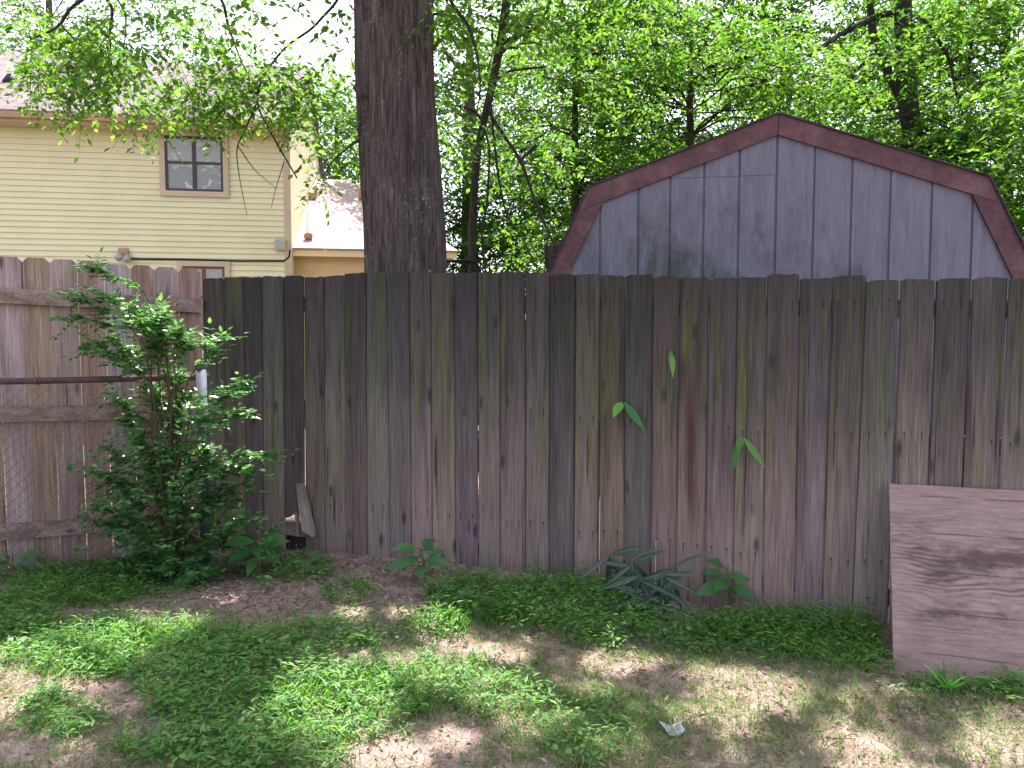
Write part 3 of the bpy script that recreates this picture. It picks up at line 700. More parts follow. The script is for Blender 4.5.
# windows
def window(u0, u1, v0, v1, frame_mat, name='window', halves=True):
    (a, zt), (b, zb) = HP.hit(u0, v0, .05), HP.hit(u1, v1, .05)
    mb = MB(); t = .085
    for q in ([(a - t, zb - t), (b + t, zb - t), (b + t, zb), (a - t, zb)], [(a - t, zt), (b + t, zt), (b + t, zt + t), (a - t, zt + t)], [(a - t, zb), (a, zb), (a, zt), (a - t, zt)], [(b, zb), (b + t, zb), (b + t, zt), (b, zt)]):
        mb.prism([HP.pt(x, z, .055) for x, z in q], [*(-HP.n * .05), 0])
    wn = mb.build(name, M['tan_trim'], house, HP.pt(a, zb))
    mb = MB(); f = .038; m_ = .5 * (a + b); zm = zb + (zt - zb) * .52
    bars = [(a, zb, b, zb + f), (a, zt - f, b, zt), (a, zb + f, a + f, zt - f), (b - f, zb + f, b, zt - f), (m_ - f * .8, zb + f, m_ + f * .8, zt - f)]
    if halves: bars += [(a + f, zm - f * .5, m_ - f * .8, zm + f * .5), (m_ + f * .8, zm - f * .5, b - f, zm + f * .5)]
    for x0, z0, x1, z1 in bars: mb.prism([HP.pt(x0, z0, .042), HP.pt(x1, z0, .042), HP.pt(x1, z1, .042), HP.pt(x0, z1, .042)], [*(-HP.n * .03), 0])
    mb.build('frame', frame_mat, wn)
    cells = [(a + f, m_ - f * .8), (m_ + f * .8, b - f)]
    rows = [(zb + f, zm - f * .5, .022), (zm + f * .5, zt - f, .03)] if halves else [(zb + f, zt - f, .025)]
    for x0, x1 in cells:
        for z0, z1, n in rows:
            mb = MB(); mb.prism([HP.pt(x0, z0, n), HP.pt(x1, z0, n), HP.pt(x1, z1, n), HP.pt(x0, z1, n)], [*(-HP.n * .004), 0]); mb.build('pane', M['glass'], wn)
window(164, 223.5, 135, 192, M['dark_frame'])
(sa, za), _ = HP.hit(182, 266, .05), 0
window(182, 226, 266, 330, M['red_frame'], halves=True)
def wbox(u0, u1, v0, v1, n, name, mat):
    (a, zt), (b, zb) = HP.hit(u0, v0, n), HP.hit(u1, v1, n)
    mb = MB(); c = HP.pt((a + b) / 2, (zt + zb) / 2, n / 2 + .006); mb.box(c, [*(HP.d * (b - a) / 2), 0], [*(HP.n * (n / 2 - .004)), 0], [0, 0, (zt - zb) / 2])
    return mb, (a + b) / 2, (zt + zb) / 2, (b - a) / 2
mb, s, z, h = wbox(274.5, 285.5, 239, 250, .09, 'meter', None); bx_ = mb.build('utility_box', M['tan_trim'], house)
mb = MB(); c = HP.pt(s, z, .094); mb.box(c, [*(HP.d * h * .75), 0], [*(HP.n * .006), 0], [0, 0, h * .75]); mb.build('cover', M['grey_box'], bx_)
mb, s, z, h = wbox(118, 128, 248, 258, .06, 'outlet', None); sp_ = mb.build('outdoor_light', M['fascia'], house)
mb = MB()
for dx_, dz_ in ((-.03, -.06), (.09, -.08)):
    p = HP.pt(s + dx_, z + dz_ + .03, .06); mb.tube([p, p + np.array([*(HP.n * .12), -.06])], [.035, .06], 10)
mb.build('lamp_head', M['grey_box'], sp_, smooth=True)
pts = [HP.hit(u, v, .03) for u, v in ((130, 259), (180, 259.5), (240, 261), (284, 261), (289, 257), (290, 250))]
mb = MB(); mb.tube([HP.pt(a, b, .03) for a, b in pts], .014, 6); mb.build('cable', M['black_metal'], house)
# wing
WO = -.5
ws1, _ = HP.hit(457, 250, WO + .35)
_, wf0 = HP.hit(360, 257, WO + .35); _, wf1 = HP.hit(360, 249, WO + .35)
mb = MB(); siding(mb, HP, HS + .002, ws1 - .3, .1, wf0 + .05, WO, .14)
mb.add([HP.pt(ws1 - .3, .1, WO), HP.pt(ws1 - .3, .1, WO - 6), HP.pt(ws1 - .3, wf0, WO - 6), HP.pt(ws1 - .3, wf0, WO)], [(0, 1, 2, 3)])
mb.build('wing_wall', M['siding_wing'], house)
mb = MB(); mb.prism([HP.pt(HS + .005, wf0, WO + .345), HP.pt(ws1, wf0, WO + .345), HP.pt(ws1, wf1 - .03, WO + .345), HP.pt(HS + .005, wf1 - .03, WO + .345)], [*(-HP.n * .03), 0]); mb.build('fascia', M['siding_wing'], house)
wz1 = wf1 + 1.95; wn1 = WO + .35 - 3.8
mb = MB(); slab(mb, [HP.pt(HS + .004, wf1, WO + .37), HP.pt(ws1 + .02, wf1, WO + .37), HP.pt(ws1 - 2.1, wz1, wn1), HP.pt(HS + .004, wz1, wn1)], .03)
slab(mb, [HP.pt(ws1 + .02, wf1, WO + .37), HP.pt(ws1 + .02, wf1, WO - 7), HP.pt(ws1 - 2.1, wz1, wn1)], .03)
slab(mb, [HP.pt(ws1 + .02, wf1, WO - 7), HP.pt(HS + .004, wf1, WO - 7), HP.pt(HS + .004, wz1, wn1), HP.pt(ws1 - 2.1, wz1, wn1)], .03)
def wuv(p):
    q = p[:2] - HP.o; return (float(q @ HP.d), float((q @ HP.n) * 1.13))
wroof = mb.build('wing_roof', M['roof_wing'], house, uv=wuv)
def wing_hit(u, v):
    for n in np.linspace(WO + .37, wn1, 400):
        s, z = HP.hit(u, v, n); zz = wf1 + (WO + .37 - n) / (WO + .37 - wn1) * 1.95
        if z <= zz: return HP.pt(s, zz, n)
    return HP.pt(s, wz1, wn1)
pa, pb = wing_hit(310, 210), wing_hit(310, 238)
mb = MB(); mb.tube([pa + [0, 0, .05], pb + [0, 0, .05], pb + [.0, -.12, .0]], [.05, .05, .08], 8); mb.build('roof_pipe', M['fascia'], wroof, smooth=True)
pa = wing_hit(310, 198); mb = MB(); mb.box(pa + [0, 0, .06], [.14, 0, 0], [0, .1, .03], [0, 0, .06]); mb.build('roof_vent', M['fascia'], wroof)
pa = wing_hit(361, 200); mb = MB(); mb.tube([pa, pa + [0, 0, .28]], .05, 8); mb.build('vent_pipe', M['fascia'], wroof, smooth=True)

# black metal patio chair back, just over the fence by the big trunk
cp = at_depth(455, 263, 7.5)
chair = thing('metal_chair', 'black metal patio chair back just showing over the fence beside the big trunk', 'chair', (cp[0], 7.5, .08))
mb = MB(); w_ = .27; zt = at_depth(455, 261, 7.5)[2]
arch = [(-w_, .5), (-w_, zt - .09), (-w_ + .03, zt - .03), (-w_ + .09, zt), (w_ - .09, zt), (w_ - .03, zt - .03), (w_, zt - .09), (w_, .5)]
mb.tube([[cp[0] - .02 + a, 7.5, b] for a, b in arch], .016, 8)
for t in (-.13, 0, .13): mb.tube([[cp[0] - .02 + t * .4, 7.5, zt - .25], [cp[0] - .02 + t, 7.5, zt - .08], [cp[0] - .02 + t * 1.3, 7.5, zt - .005]], .01, 6)
mb.build('backrest', M['black_metal'], chair, smooth=True)
mb = MB(); mb.box([cp[0] - .02, 7.25, .5], [w_, 0, 0], [0, .25, 0], [0, 0, .015]); mb.build('seat', M['black_metal'], chair)
for sx_ in (-1, 1):
    for sy_ in (7.03, 7.49):
        mb = MB(); mb.tube([[cp[0] - .02 + sx_ * (w_ - .02), sy_, .07], [cp[0] - .02 + sx_ * (w_ - .02), sy_, .5]], .015, 8); mb.build('leg', M['black_metal'], chair)

# ------------------------------------------------------------------ plywood sheet and small wooden bits
pbl = on_ground(893.5, 668); ptl_s, ptl_z = BF.hit(889, 483.5, .03); ptl = BF.pt(ptl_s, ptl_z, .03)
ed = unit(np.array([*BF.d, .0])); up = unit(ptl - pbl); hgt = np.linalg.norm(ptl - pbl)
nrm = np.cross(ed, up); Wp = 1.22
mb = MB(); tp = .018
jag = [(0, 0), (.012, -.004), (.3, .001), (.6, -.003), (Wp, 0), (Wp, hgt), (.62, hgt + .002), (.4, hgt - .001), (.25, hgt + .0015), (.06, hgt), (.045, hgt - .004), (.03, hgt), (0, hgt), (.002, hgt * .72), (-.001, hgt * .7), (.0015, hgt * .4), (.004, hgt * .385), (.001, hgt * .36)]
mb.v = []; front = [pbl + ed * a + up * b + nrm * 0 for a, b in jag]
mb.prism(front, -nrm * tp if nrm[1] < 0 else nrm * tp)
ply = mb.build('plywood_sheet', M['ply'], None, pbl); tag(ply, 'weathered pinkish brown plywood sheet with dark grain leaning on the fence', 'plywood')
a = BF.pt(BF.hit(306, 534, .05)[0], BF.hit(306, 534, .05)[1], .05)
mb = MB(); poly = [BF.pt(*BF.hit(u, v, o_), o_) for u, v, o_ in ((295.5, 484, .025), (303.5, 483, .025), (315, 535, .05), (313, 537.5, .05), (301.5, 531, .05))]
mb.prism(poly[::-1], [*(-BF.n * .014), 0]); oc = mb.build('wood_offcut', M['offcut'], None, poly[2]); oc.color = (1.25, 1.15, 1.12, 1)
tag(oc, 'short broken board piece leaning over the hole in the grey fence', 'wood piece')
mb = MB(); poly = [BF.pt(*BF.hit(u, v, .035), .035) for u, v in ((282, 513), (294, 510), (297.5, 534), (296, 538), (286, 540))]
poly = [BF.pt(*BF.hit(u, v, .022), .022) for u, v in ((294.5, 512), (298, 512), (299, 536), (296.5, 537))]
mb.prism(poly[::-1], [*(-BF.n * .012), 0]); oc = mb.build('wood_splinter', M['offcut'], None, poly[2])
tag(oc, 'narrow wood splinter standing under the broken fence board', 'wood piece')
pc = on_ground(673, 733)
mb = MB(); pp = [(-.045, .03, .03), (-.01, .012, .022), (.03, .025, .03), (.04, -.015, .02), (.015, -.035, .008), (-.018, -.03, .008)]
mb.prism([pc + np.array(p) for p in pp], [0, 0, -.003]); tag(mb.build('paper_scrap', M['paper'], None, pc), 'torn pale scrap lying on the dirt at the bottom', 'scrap')

# ------------------------------------------------------------------ ground cover
def ell(u, v, L):
    d = np.zeros(len(u))
    for cu, cv, ru, rv, wt in L:
        r2 = ((u - cu) / ru) ** 2 + ((v - cv) / rv) ** 2
        d = np.maximum(d, wt * np.clip(1.6 * (1 - r2), 0, 1))
    return d
DENSE = [(80, 588, 85, 26, 1), (15, 622, 48, 30, 1), (110, 652, 120, 34, .9), (60, 718, 55, 26, .7), (235, 690, 120, 62, 1), (190, 650, 80, 30, .9), (335, 640, 85, 22, .55),
         (250, 752, 150, 34, 1), (370, 700, 75, 42, .95), (450, 680, 75, 24, .6), (500, 700, 75, 26, .6), (545, 608, 105, 30, 1), (465, 598, 45, 20, .9), (610, 634, 75, 20, .9), (440, 628, 45, 14, .7),
         (800, 640, 105, 26, 1), (700, 642, 55, 16, .9), (868, 655, 34, 18, .9), (1005, 692, 40, 12, .9), (300, 570, 40, 16, .45), (350, 595, 30, 18, .35), (590, 735, 60, 40, .45), (165, 590, 40, 14, .3),
         (940, 690, 50, 10, .5), (850, 668, 60, 10, .5)]
BARE = [(240, 600, 70, 14, 1), (420, 585, 40, 12, .9), (105, 698, 42, 20, .95), (18, 752, 30, 16, .9), (400, 757, 75, 20, 1), (455, 735, 40, 14, .9), (485, 652, 50, 11, .8), (655, 678, 60, 20, .7), (760, 690, 55, 18, .75), (530, 575, 60, 7, 1)]
def sample(n):
    x = rng.uniform(-3.6, 3.6, n); y = rng.uniform(1.95, 5.0, n)
    P = np.stack([x, y, ground_z(x, y)], 1); u, v = project(P)
    fn = (P[:, :2] - BF.o) @ BF.n; ln = (P[:, :2] - LFL.o) @ LFL.n
    ok = (u > -220) & (u < 1200) & (v < 950) & (fn > .03) & (ln > .08)
    # nothing grows under the plywood
    pl = (P[:, :2] - pbl[:2]); sd = pl @ unit(ed[:2]); nd = pl @ np.array([BF.d[1], -BF.d[0]]); ok &= ~((sd > -.01) & (nd < .03))
    return P[ok], u[ok], v[ok]
P, u, v = sample(60000)
nz = .5 + .5 * np.sin(P[:, 0] * 9 + 2 * np.sin(P[:, 1] * 7)) * np.cos(P[:, 1] * 11)
dens = ell(u, v, DENSE) * (.75 + .25 * nz) * (1 - ell(u, v, BARE))
kk = rng.random(len(P)) < dens * .8
P, u, v, dens = P[kk], u[kk], v[kk], dens[kk]
Lv = Leaves()
for p, dd in zip(P, dens):
    h = random.uniform(.04, .12) * (.55 + .45 * dd) * (1.0 + .55 * (p[1] > 3.35) * (p[0] > -.6)); lean = np.array([random.gauss(0, .35), random.gauss(-.15, .35), 1.0]); lean = unit(lean)
    nl = random.randint(4, 6); a0 = random.uniform(0, 6.28)
    kind_ = .5 + .5 * math.sin(p[0] * 4.1 + 1.3 * math.sin(p[1] * 5.3)) + random.gauss(0, .38)
    if kind_ > 1.08:                              # low round-leaved weeds here and there
        for j in range(nl):
            a = a0 + j * 1.3; l_ = random.uniform(.014, .03)
            Lv.add(p + np.array([math.cos(a), math.sin(a), 0]) * .012 + [0, 0, h * random.uniform(.2, .75)], np.array([math.cos(a), math.sin(a), random.uniform(-.1, .4)]), np.array([random.gauss(0, .3), random.gauss(-.2, .3), 1.0]), l_, l_ * random.uniform(.65, .9))
        continue
    if kind_ < -.06:                              # grass blades standing in the patch
        for j in range(5):
            a = random.uniform(0, 6.28)
            Lv.add(p + [random.gauss(0, .012), random.gauss(0, .012), 0], np.array([math.cos(a) * .5, math.sin(a) * .5, 1.0]), np.array([-math.cos(a), -math.sin(a), .4]), h * random.uniform(.55, 1.1), random.uniform(.0028, .0048))
        continue
    for j in range(nl):
        t = .25 + .75 * j / (nl - 1); a = a0 + j * 2.6 + random.gauss(0, .3)
        dirv = np.array([math.cos(a), math.sin(a), random.uniform(-.15, .55)])
        Lv.add(p + lean * h * t, dirv, np.array([random.gauss(0, .3), random.gauss(0, .3), 1.0]), random.uniform(.024, .048), random.uniform(.0065, .0115))
o = Lv.build('groundcover', M['stilt'], detail=1, bend=.12); tag(o, 'low bright green leafy groundcover in patches over the dirt', 'ground cover', kind='stuff')
P, u, v = sample(140000)
sp = np.clip((v - 590) / 60, 0, 1) * .35 + .05
sp = np.maximum(sp, ell(u, v, [(600, 730, 120, 55, 1.2), (790, 705, 150, 40, .7), (960, 740, 90, 40, .5), (480, 700, 120, 40, .7), (690, 655, 80, 20, .8), (100, 655, 110, 35, .8), (930, 700, 90, 20, .7)])) * (1 - .8 * ell(u, v, BARE))
kk = rng.random(len(P)) < sp * .85; P = P[kk]; n = len(P)
Lv = Leaves()
for j in range(3):
    a = rng.uniform(0, 6.28, n); D = np.stack([np.cos(a) * .7, np.sin(a) * .7, rng.uniform(.4, 1.3, n)], 1)
    Lv.add(P + rng.normal(0, .008, (n, 3)) * [1, 1, 0], D, np.stack([np.cos(a), np.sin(a), -.5 * np.ones(n)], 1) * -1, rng.uniform(.02, .06, n), rng.uniform(.002, .0042, n))
o = Lv.build('grass', M['blade'], detail=0, bend=.2); tag(o, 'thin sparse grass blades growing out of the dirt', 'grass', kind='stuff')
P, u, v = sample(46000); kk = rng.random(len(P)) < np.maximum(.38, ell(u, v, [(330, 585, 260, 40, 1), (120, 560, 160, 20, 1), (930, 700, 120, 30, .9)])) * .75; P = P[kk]; n = len(P)
Lv = Leaves(); a = rng.uniform(0, 6.28, n)
Lv.add(P + np.stack([np.zeros(n), np.zeros(n), rng.uniform(.003, .014, n)], 1), np.stack([np.cos(a), np.sin(a), rng.normal(0, .25, n)], 1), np.stack([rng.normal(0, .45, n), rng.normal(0, .45, n), np.ones(n)], 1), rng.uniform(.01, .042, n), rng.uniform(.003, .016, n))
o = Lv.build('leaf_litter', M['litter'], detail=1, bend=-.15); tag(o, 'brown dead leaves scattered over the dirt', 'leaf litter', kind='stuff')
P, u, v = sample(700); mb = MB()
for p in P[:170]:
    a = random.uniform(0, 6.28); l = random.uniform(.03, .13); d_ = np.array([math.cos(a), math.sin(a), 0]) * l
    q = p + d_; q[2] = float(ground_z(q[0], q[1])); m_ = (p + q) / 2 + np.array([random.gauss(0, .006), random.gauss(0, .006), .008])
    mb.tube([p + [0, 0, .004], m_, q + [0, 0, .004]], [.0022, .002, .001], 4, False)
tw_ = mb.build('twig_litter', M['stem_brown']); tag(tw_, 'thin dry twigs scattered over the dirt', 'twigs', kind='stuff')
# weed grass tuft by the plywood
p = on_ground(950, 694); o_ = Leaves()
for j in range(16):
    a = random.uniform(0, 6.28); o_.add(p + np.array([random.gauss(0, .012), random.gauss(0, .012), 0]), np.array([math.cos(a) * .55, math.sin(a) * .4, 1]), np.array([-math.cos(a), -math.sin(a), .5]), random.uniform(.07, .14), random.uniform(.008, .013))
tf = o_.build('grass_tuft', M['sprout'], detail=1, bend=.25); tag(tf, 'single pale green tuft of broad grass in front of the plywood sheet', 'grass tuft')

# ------------------------------------------------------------------ broad-leaved weeds
def weed(u, v, h, n, L, label, spread=1.0, W=.42, seed=1):
    rs = random.Random(seed); b = on_ground(u, v)
    t = thing('weed', label, 'weed', b, 'broad-leaved weeds at the foot of the fence')
    top = b + np.array([rs.gauss(0, .02), rs.gauss(-.01, .02), h]); c = curve([b - [0, 0, .02], b * .5 + top * .5 + np.array([.01, 0, 0]), top], 8)
    mb = MB(); mb.tube(c, [.006] * len(c), 6); 
    Lv = Leaves(); a0 = rs.uniform(0, 6)
    for j in range(n):
        f = .45 + .55 * (j + 1) / n; p = b + (top - b) * f; a = a0 + j * 2.4
        d_ = np.array([math.cos(a) * spread, math.sin(a) * spread * .8 - .15, rs.uniform(-.1, .35) + (f - .7)]); d_ = unit(d_); l = L * rs.uniform(.7, 1.1) * (1.1 - .3 * f)
        q = p + d_ * .03; mb.tube([p, q], .0025, 4)
        Lv.add(q, d_, np.array([-d_[0] * .3, -d_[1] * .3 - .9, 1]), l * 1.1, l * W * 1.25)
    mb.build('stem', M['stem'], t); Lv.build('foliage', M['weed'], t, detail=2, bend=.32)
weed(258, 575, .2, 13, .17, 'large broad-leaved weed right of the shrub below the broken fence board', seed=3)
weed(425, 580, .19, 11, .16, 'broad-leaved weed standing on bare dirt under the middle left of the fence', seed=5, W=.36)
weed(729, 609, .22, 10, .14, 'upright broad-leaved weed right of the dark bamboo clump', .8, seed=9, W=.5)
weed(312, 574, .07, 7, .08, 'small low weed beside the broken fence board hole', seed=12)
weed(452, 606, .07, 8, .09, 'small dark weed at the left end of the dense groundcover strip', seed=15, W=.35)
weed(8, 578, .1, 6, .17, 'broad dark leaf weed under the brown picket fence at far left', seed=21)
weed(185, 583, .12, 9, .15, 'weed with big pale leaves under the shrub', seed=25)

# ------------------------------------------------------------------ bamboo
bb = on_ground(652, 610)
bam = thing('bamboo_clump', 'dark blue-green bamboo clump with long drooping leaves against the fence', 'bamboo', bb)
Lv = Leaves(); mb = MB()
for (u0, v0, u1, v1, nl) in ((636, 606, 632, 558, 10), (648, 612, 645, 590, 9), (655, 612, 662, 572, 10), (652, 618, 655, 598, 8), (608, 600, 610, 553, 8), (666, 612, 672, 562, 7), (642, 612, 640, 575, 8)):
    a, b = on_ground(u0, v0), None; b = at_depth(u1, v1, a[1] - .04)
    c = curve([a, (a + b) / 2 + [.01, 0, 0], b], 6); mb.tube(c, [.004] * len(c), 5)
    for j in range(nl):
        ang = random.uniform(-2.7, -.3) if j % 3 else random.uniform(-.3, .6); l = random.uniform(.14, .24)
        dd = np.array([math.cos(ang) * random.choice((.8, .8, -.6)), random.uniform(-.5, .1), math.sin(ang) * .9])
        Lv.add(a + (b - a) * random.uniform(.6, 1), dd, np.array([0, -1, .5]), l, random.uniform(.022, .032))
mb.build('stem', M['stem'], bam); Lv.build('foliage', M['bamboo'], bam, detail=2, bend=.2)
for (u0, v0, u1, v1) in ((599, 590, 600, 497), (655, 600, 656, 540)):
    a, b = BF.pt(*BF.hit(u0, v0, .03), .03), BF.pt(*BF.hit(u1, v1, .02), .02)
    mb = MB(); mb.tube([a, (a + b) / 2, b], .003, 5); mb.build('cane', M['cane'], bam)
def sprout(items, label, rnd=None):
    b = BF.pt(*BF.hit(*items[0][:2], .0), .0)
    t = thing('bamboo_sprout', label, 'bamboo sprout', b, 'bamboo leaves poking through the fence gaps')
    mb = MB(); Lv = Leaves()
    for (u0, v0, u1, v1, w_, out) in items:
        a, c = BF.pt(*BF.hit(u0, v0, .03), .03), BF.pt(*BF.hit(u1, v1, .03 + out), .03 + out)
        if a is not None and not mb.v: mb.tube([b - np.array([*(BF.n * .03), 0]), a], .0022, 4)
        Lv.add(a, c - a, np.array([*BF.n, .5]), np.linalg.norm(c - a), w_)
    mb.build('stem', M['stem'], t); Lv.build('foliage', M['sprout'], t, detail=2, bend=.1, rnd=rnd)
sprout([(622, 402, 613, 416, .055, .12), (624, 402, 645, 430, .045, .05)], 'pair of bright green leaves, one coloured lighter as if sunlit, on the middle of the grey fence', np.array([1.0, .1]))  # first leaf's lighter tint paints in sunlight that the fence blocks
sprout([(672, 352, 673, 378, .03, .04), (671, 350, 671, 368, .03, .02)], 'single small pale leaf high on the grey fence, topmost of the sprouts')
sprout([(740, 437, 732, 472, .04, .03), (743, 437, 766, 468, .035, .05), (741, 436, 738, 452, .04, .06)], 'split pair of drooping green leaves lowest and farthest along the grey fence')

# ------------------------------------------------------------------ shrub in the corner
sb = on_ground(172, 578)
shr = thing('shrub', 'straggly green shrub with small glossy leaves in the fence corner', 'shrub', sb)
Lv = Leaves(); mb = MB()
def sprig(a, b, n, L=.044, W=.023):
    a, b = np.asarray(a), np.asarray(b); d_ = unit(b - a); side = np.cross(d_, [0, 0, 1.0]); side = unit(side + 1e-6)
    for j in range(n):
        t = (j + .6) / n; p = a + (b - a) * t + np.array([0, 0, -.02 * t * t])
        for sg in (-1, 1):
            dv = d_ * random.uniform(.3, .8) + side * sg + np.array([0, 0, random.uniform(-.35, .35)])
            Lv.add(p, dv, np.array([random.gauss(0, .35), random.gauss(-.25, .35), 1]), L * random.uniform(.7, 1.2), W * random.uniform(.8, 1.2))
    Lv.add(b, d_, np.array([0, -.2, 1]), L, W)
tips = [(72, 298), (68, 318), (92, 268), (100, 292), (84, 344), (98, 345), (128, 308), (152, 312), (163, 318), (178, 332), (142, 322), (150, 345), (118, 340), (190, 342), (222, 338), (246, 382), (240, 412), (225, 395), (150, 388), (118, 398), (178, 374), (172, 420), (108, 448), (96, 470), (140, 440), (218, 500), (246, 466), (262, 452), (205, 450), (190, 470), (165, 455),
        (128, 500), (108, 522), (98, 505), (150, 538), (190, 540), (222, 540), (165, 560), (120, 562), (200, 572), (238, 520), (175, 505), (150, 470), (130, 420), (205, 420), (185, 400), (232, 488), (115, 480), (160, 400)]
for (tu, tv) in tips:
    Yd = random.uniform(4.02, 4.42); tip = at_depth(tu, tv, Yd)
    au = 172 + (tu - 172) * .25 + random.uniform(-8, 8); av = min(570, tv + random.uniform(25, 60))
    mid_ = at_depth(au, av, sb[1] - .05 + random.uniform(-.1, .1)); 
    c = curve([sb + np.array([random.gauss(0, .04), random.gauss(0, .03), -.02]), sb * .45 + mid_ * .55 + np.array([random.gauss(0, .04), 0, 0]), mid_, mid_ * .4 + tip * .6 + [0, 0, .03], tip], 16)
    mb.tube(c, list(np.linspace(.005, .0014, len(c))), 5)
    k0 = int(len(c) * .62)
    for i in range(k0, len(c)):
        p = c[i]; f = (i - k0) / (len(c) - k0)
        for _ in range(3):
            d_ = unit(c[min(i + 1, len(c) - 1)] - c[i - 1]); q = p + d_ * random.uniform(.02, .07) + np.array([random.gauss(0, .055), random.gauss(0, .06), random.gauss(.0, .03)])
            sprig(p, q, random.randint(3, 6))
    sprig(c[-3], tip, 6)
for _ in range(260):
    uu, vv = random.gauss(185, 42), random.uniform(455, 588); uu += (vv - 540) * .12
    if vv > 560: uu = random.gauss(170, 45)
    q = at_depth(uu, vv, random.uniform(4.0, 4.4)); gz_ = float(ground_z(q[0], q[1])) + .02
    q[2] = max(q[2], gz_); d_ = np.array([random.gauss(0, .08), random.gauss(-.03, .05), random.gauss(.03, .04)]); sprig(q, q + d_, 4)
mb.build('stem', M['stem_brown'], shr); Lv.build('foliage', M['leaf_shrub'], shr, detail=1, bend=.1)
print('shrub leaves', sum(len(x) for x in Lv.P))

# ------------------------------------------------------------------ trees
def twigs(Lv, Q, T, tl, k, L, W, droop=.25):        # leaves set alternately along thin drooping twigs
    m = len(Q); T = unit(T); side = unit(np.cross(T, [0, 0, 1.0]) + 1e-6)
    for j in range(k):
        t = (j + .5) / k
        P = Q + T * (tl * t)[:, None] + np.array([0, 0, -1.0]) * (tl * droop * t * t)[:, None] + rng.normal(0, .012, (m, 3))
        sg = 1 if j % 2 else -1
        D = T * rng.uniform(.3, 1.0, (m, 1)) + side * sg * rng.uniform(.4, 1.0, (m, 1)) + np.stack([np.zeros(m), np.zeros(m), rng.normal(-.25, .35, m)], 1)
        N = np.stack([rng.normal(0, .45, m), rng.normal(0, .45, m), np.ones(m)], 1)
        Lv.add(P, D, N, L * rng.uniform(.6, 1.25, m), W * rng.uniform(.7, 1.2, m))
def clump(Lv, c, r, n, L, W, flat=.6, droop=.15):
    k = 8; n = max(2, n // k)
    q = rng.normal(0, 1, (n, 3)); q /= np.linalg.norm(q, axis=1, keepdims=True); q *= (rng.random(n) ** .45)[:, None] * r
    q[:, 2] *= flat; q[:, 2] -= droop * (q[:, 0] ** 2 + q[:, 1] ** 2) / r
    a = rng.uniform(0, 6.28, n)
    T = np.stack([np.cos(a), np.sin(a), rng.normal(-.2, .35, n)], 1) + .8 * q / r
    twigs(Lv, c + q, T, L * rng.uniform(2.2, 4.0, n), k, L, W)
def wobble(a, b, n, amp):
    a, b = np.asarray(a, float), np.asarray(b, float); out = []
    for i in range(n + 1):
        t = i / n; out.append(a + (b - a) * t + (rng.normal(0, amp, 3) if 0 < i < n else 0) + np.array([0, 0, amp * 2 * math.sin(math.pi * t)]))
    return out
def tree(name, label, cat, base, trunk, rad, crown, nclump, nleaf, mat='leaf_wood', barkm='bark', L=.125, W=.068, cr=.6, twig=.02, limbs=(), group=None, shell=.35):
    t = thing(name, label, cat, base, group)
    mb = MB(); c = curve(trunk, 4 * len(trunk)); mb.tube(c, list(np.interp(np.linspace(0, 1, len(c)), np.linspace(0, 1, len(rad)), rad)), 12)
    for pts, ra, rb_ in limbs:
        cc = curve(pts, 6 * len(pts)); mb.tube(cc, list(np.linspace(ra, rb_, len(cc))), 7)
    anchors = list(c[len(c) // 3:]) + [p for pts, _, _ in limbs for p in curve(pts, 10)[3:]]
    Lv = Leaves()
    for cc, rr, fr in crown:
        cc, rr = np.array(cc, float), np.array(rr, float)
        for _ in range(int(nclump * fr)):
            q = rng.normal(0, 1, 3); q /= np.linalg.norm(q); q *= (shell + (1 - shell) * rng.random()) ** .6
            p = cc + q * rr
            p[1] -= .5
            if p[2] < 1.2: continue
            clump(Lv, p, cr * rng.uniform(.6, 1.3), int(nleaf * rng.uniform(.6, 1.3)), L, W)
            if rng.random() < .6:
                an = min(anchors, key=lambda z: np.linalg.norm(z - p) + 1.5 * max(0, z[2] - p[2]))
                w_ = wobble(an, p, 5, .06 * np.linalg.norm(p - an)); mb.tube(w_, list(np.linspace(twig, .004, len(w_))), 4, False)
    tr = mb.build('trunk', M[barkm], t, smooth=True)
    cr_ = Lv.build('crown', M[mat], t, keep=keep_clear)
    return t

# the big oak just behind the fence
b0 = at_depth(405, 268, 5.9)
ob = np.array([b0[0], 5.9, .08])
oak = thing('oak_tree', 'big tree with a thick straight furrowed brown trunk right behind the fence', 'tree', ob)
edgeL, edgeR = [(500, 366), (272, 366.5), (180, 363), (90, 358.5), (0, 357)], [(500, 446), (272, 443.5), (180, 439), (120, 433), (0, 432)]
mb = MB(); pts, rad = [], []
for (va, ua), (vb, ub) in zip(edgeL, edgeR):
    p, q = at_depth(ua, va, 5.9), at_depth(ub, va, 5.9); pts.append((p + q) / 2); rad.append((q[0] - p[0]) / 2)
pts = [np.array([pts[0][0], 5.9, -.1])] + pts + [pts[-1] + [0, .1, 2.0], pts[-1] + [.1, .3, 4.2], pts[-1] + [.2, .4, 6.5]]; rad = [.5, .36] + rad[1:] + [.26, .18, .07]
c = curve(pts, 80); rr = np.interp(np.linspace(0, 1, len(c)), np.linspace(0, 1, len(rad)), rad)
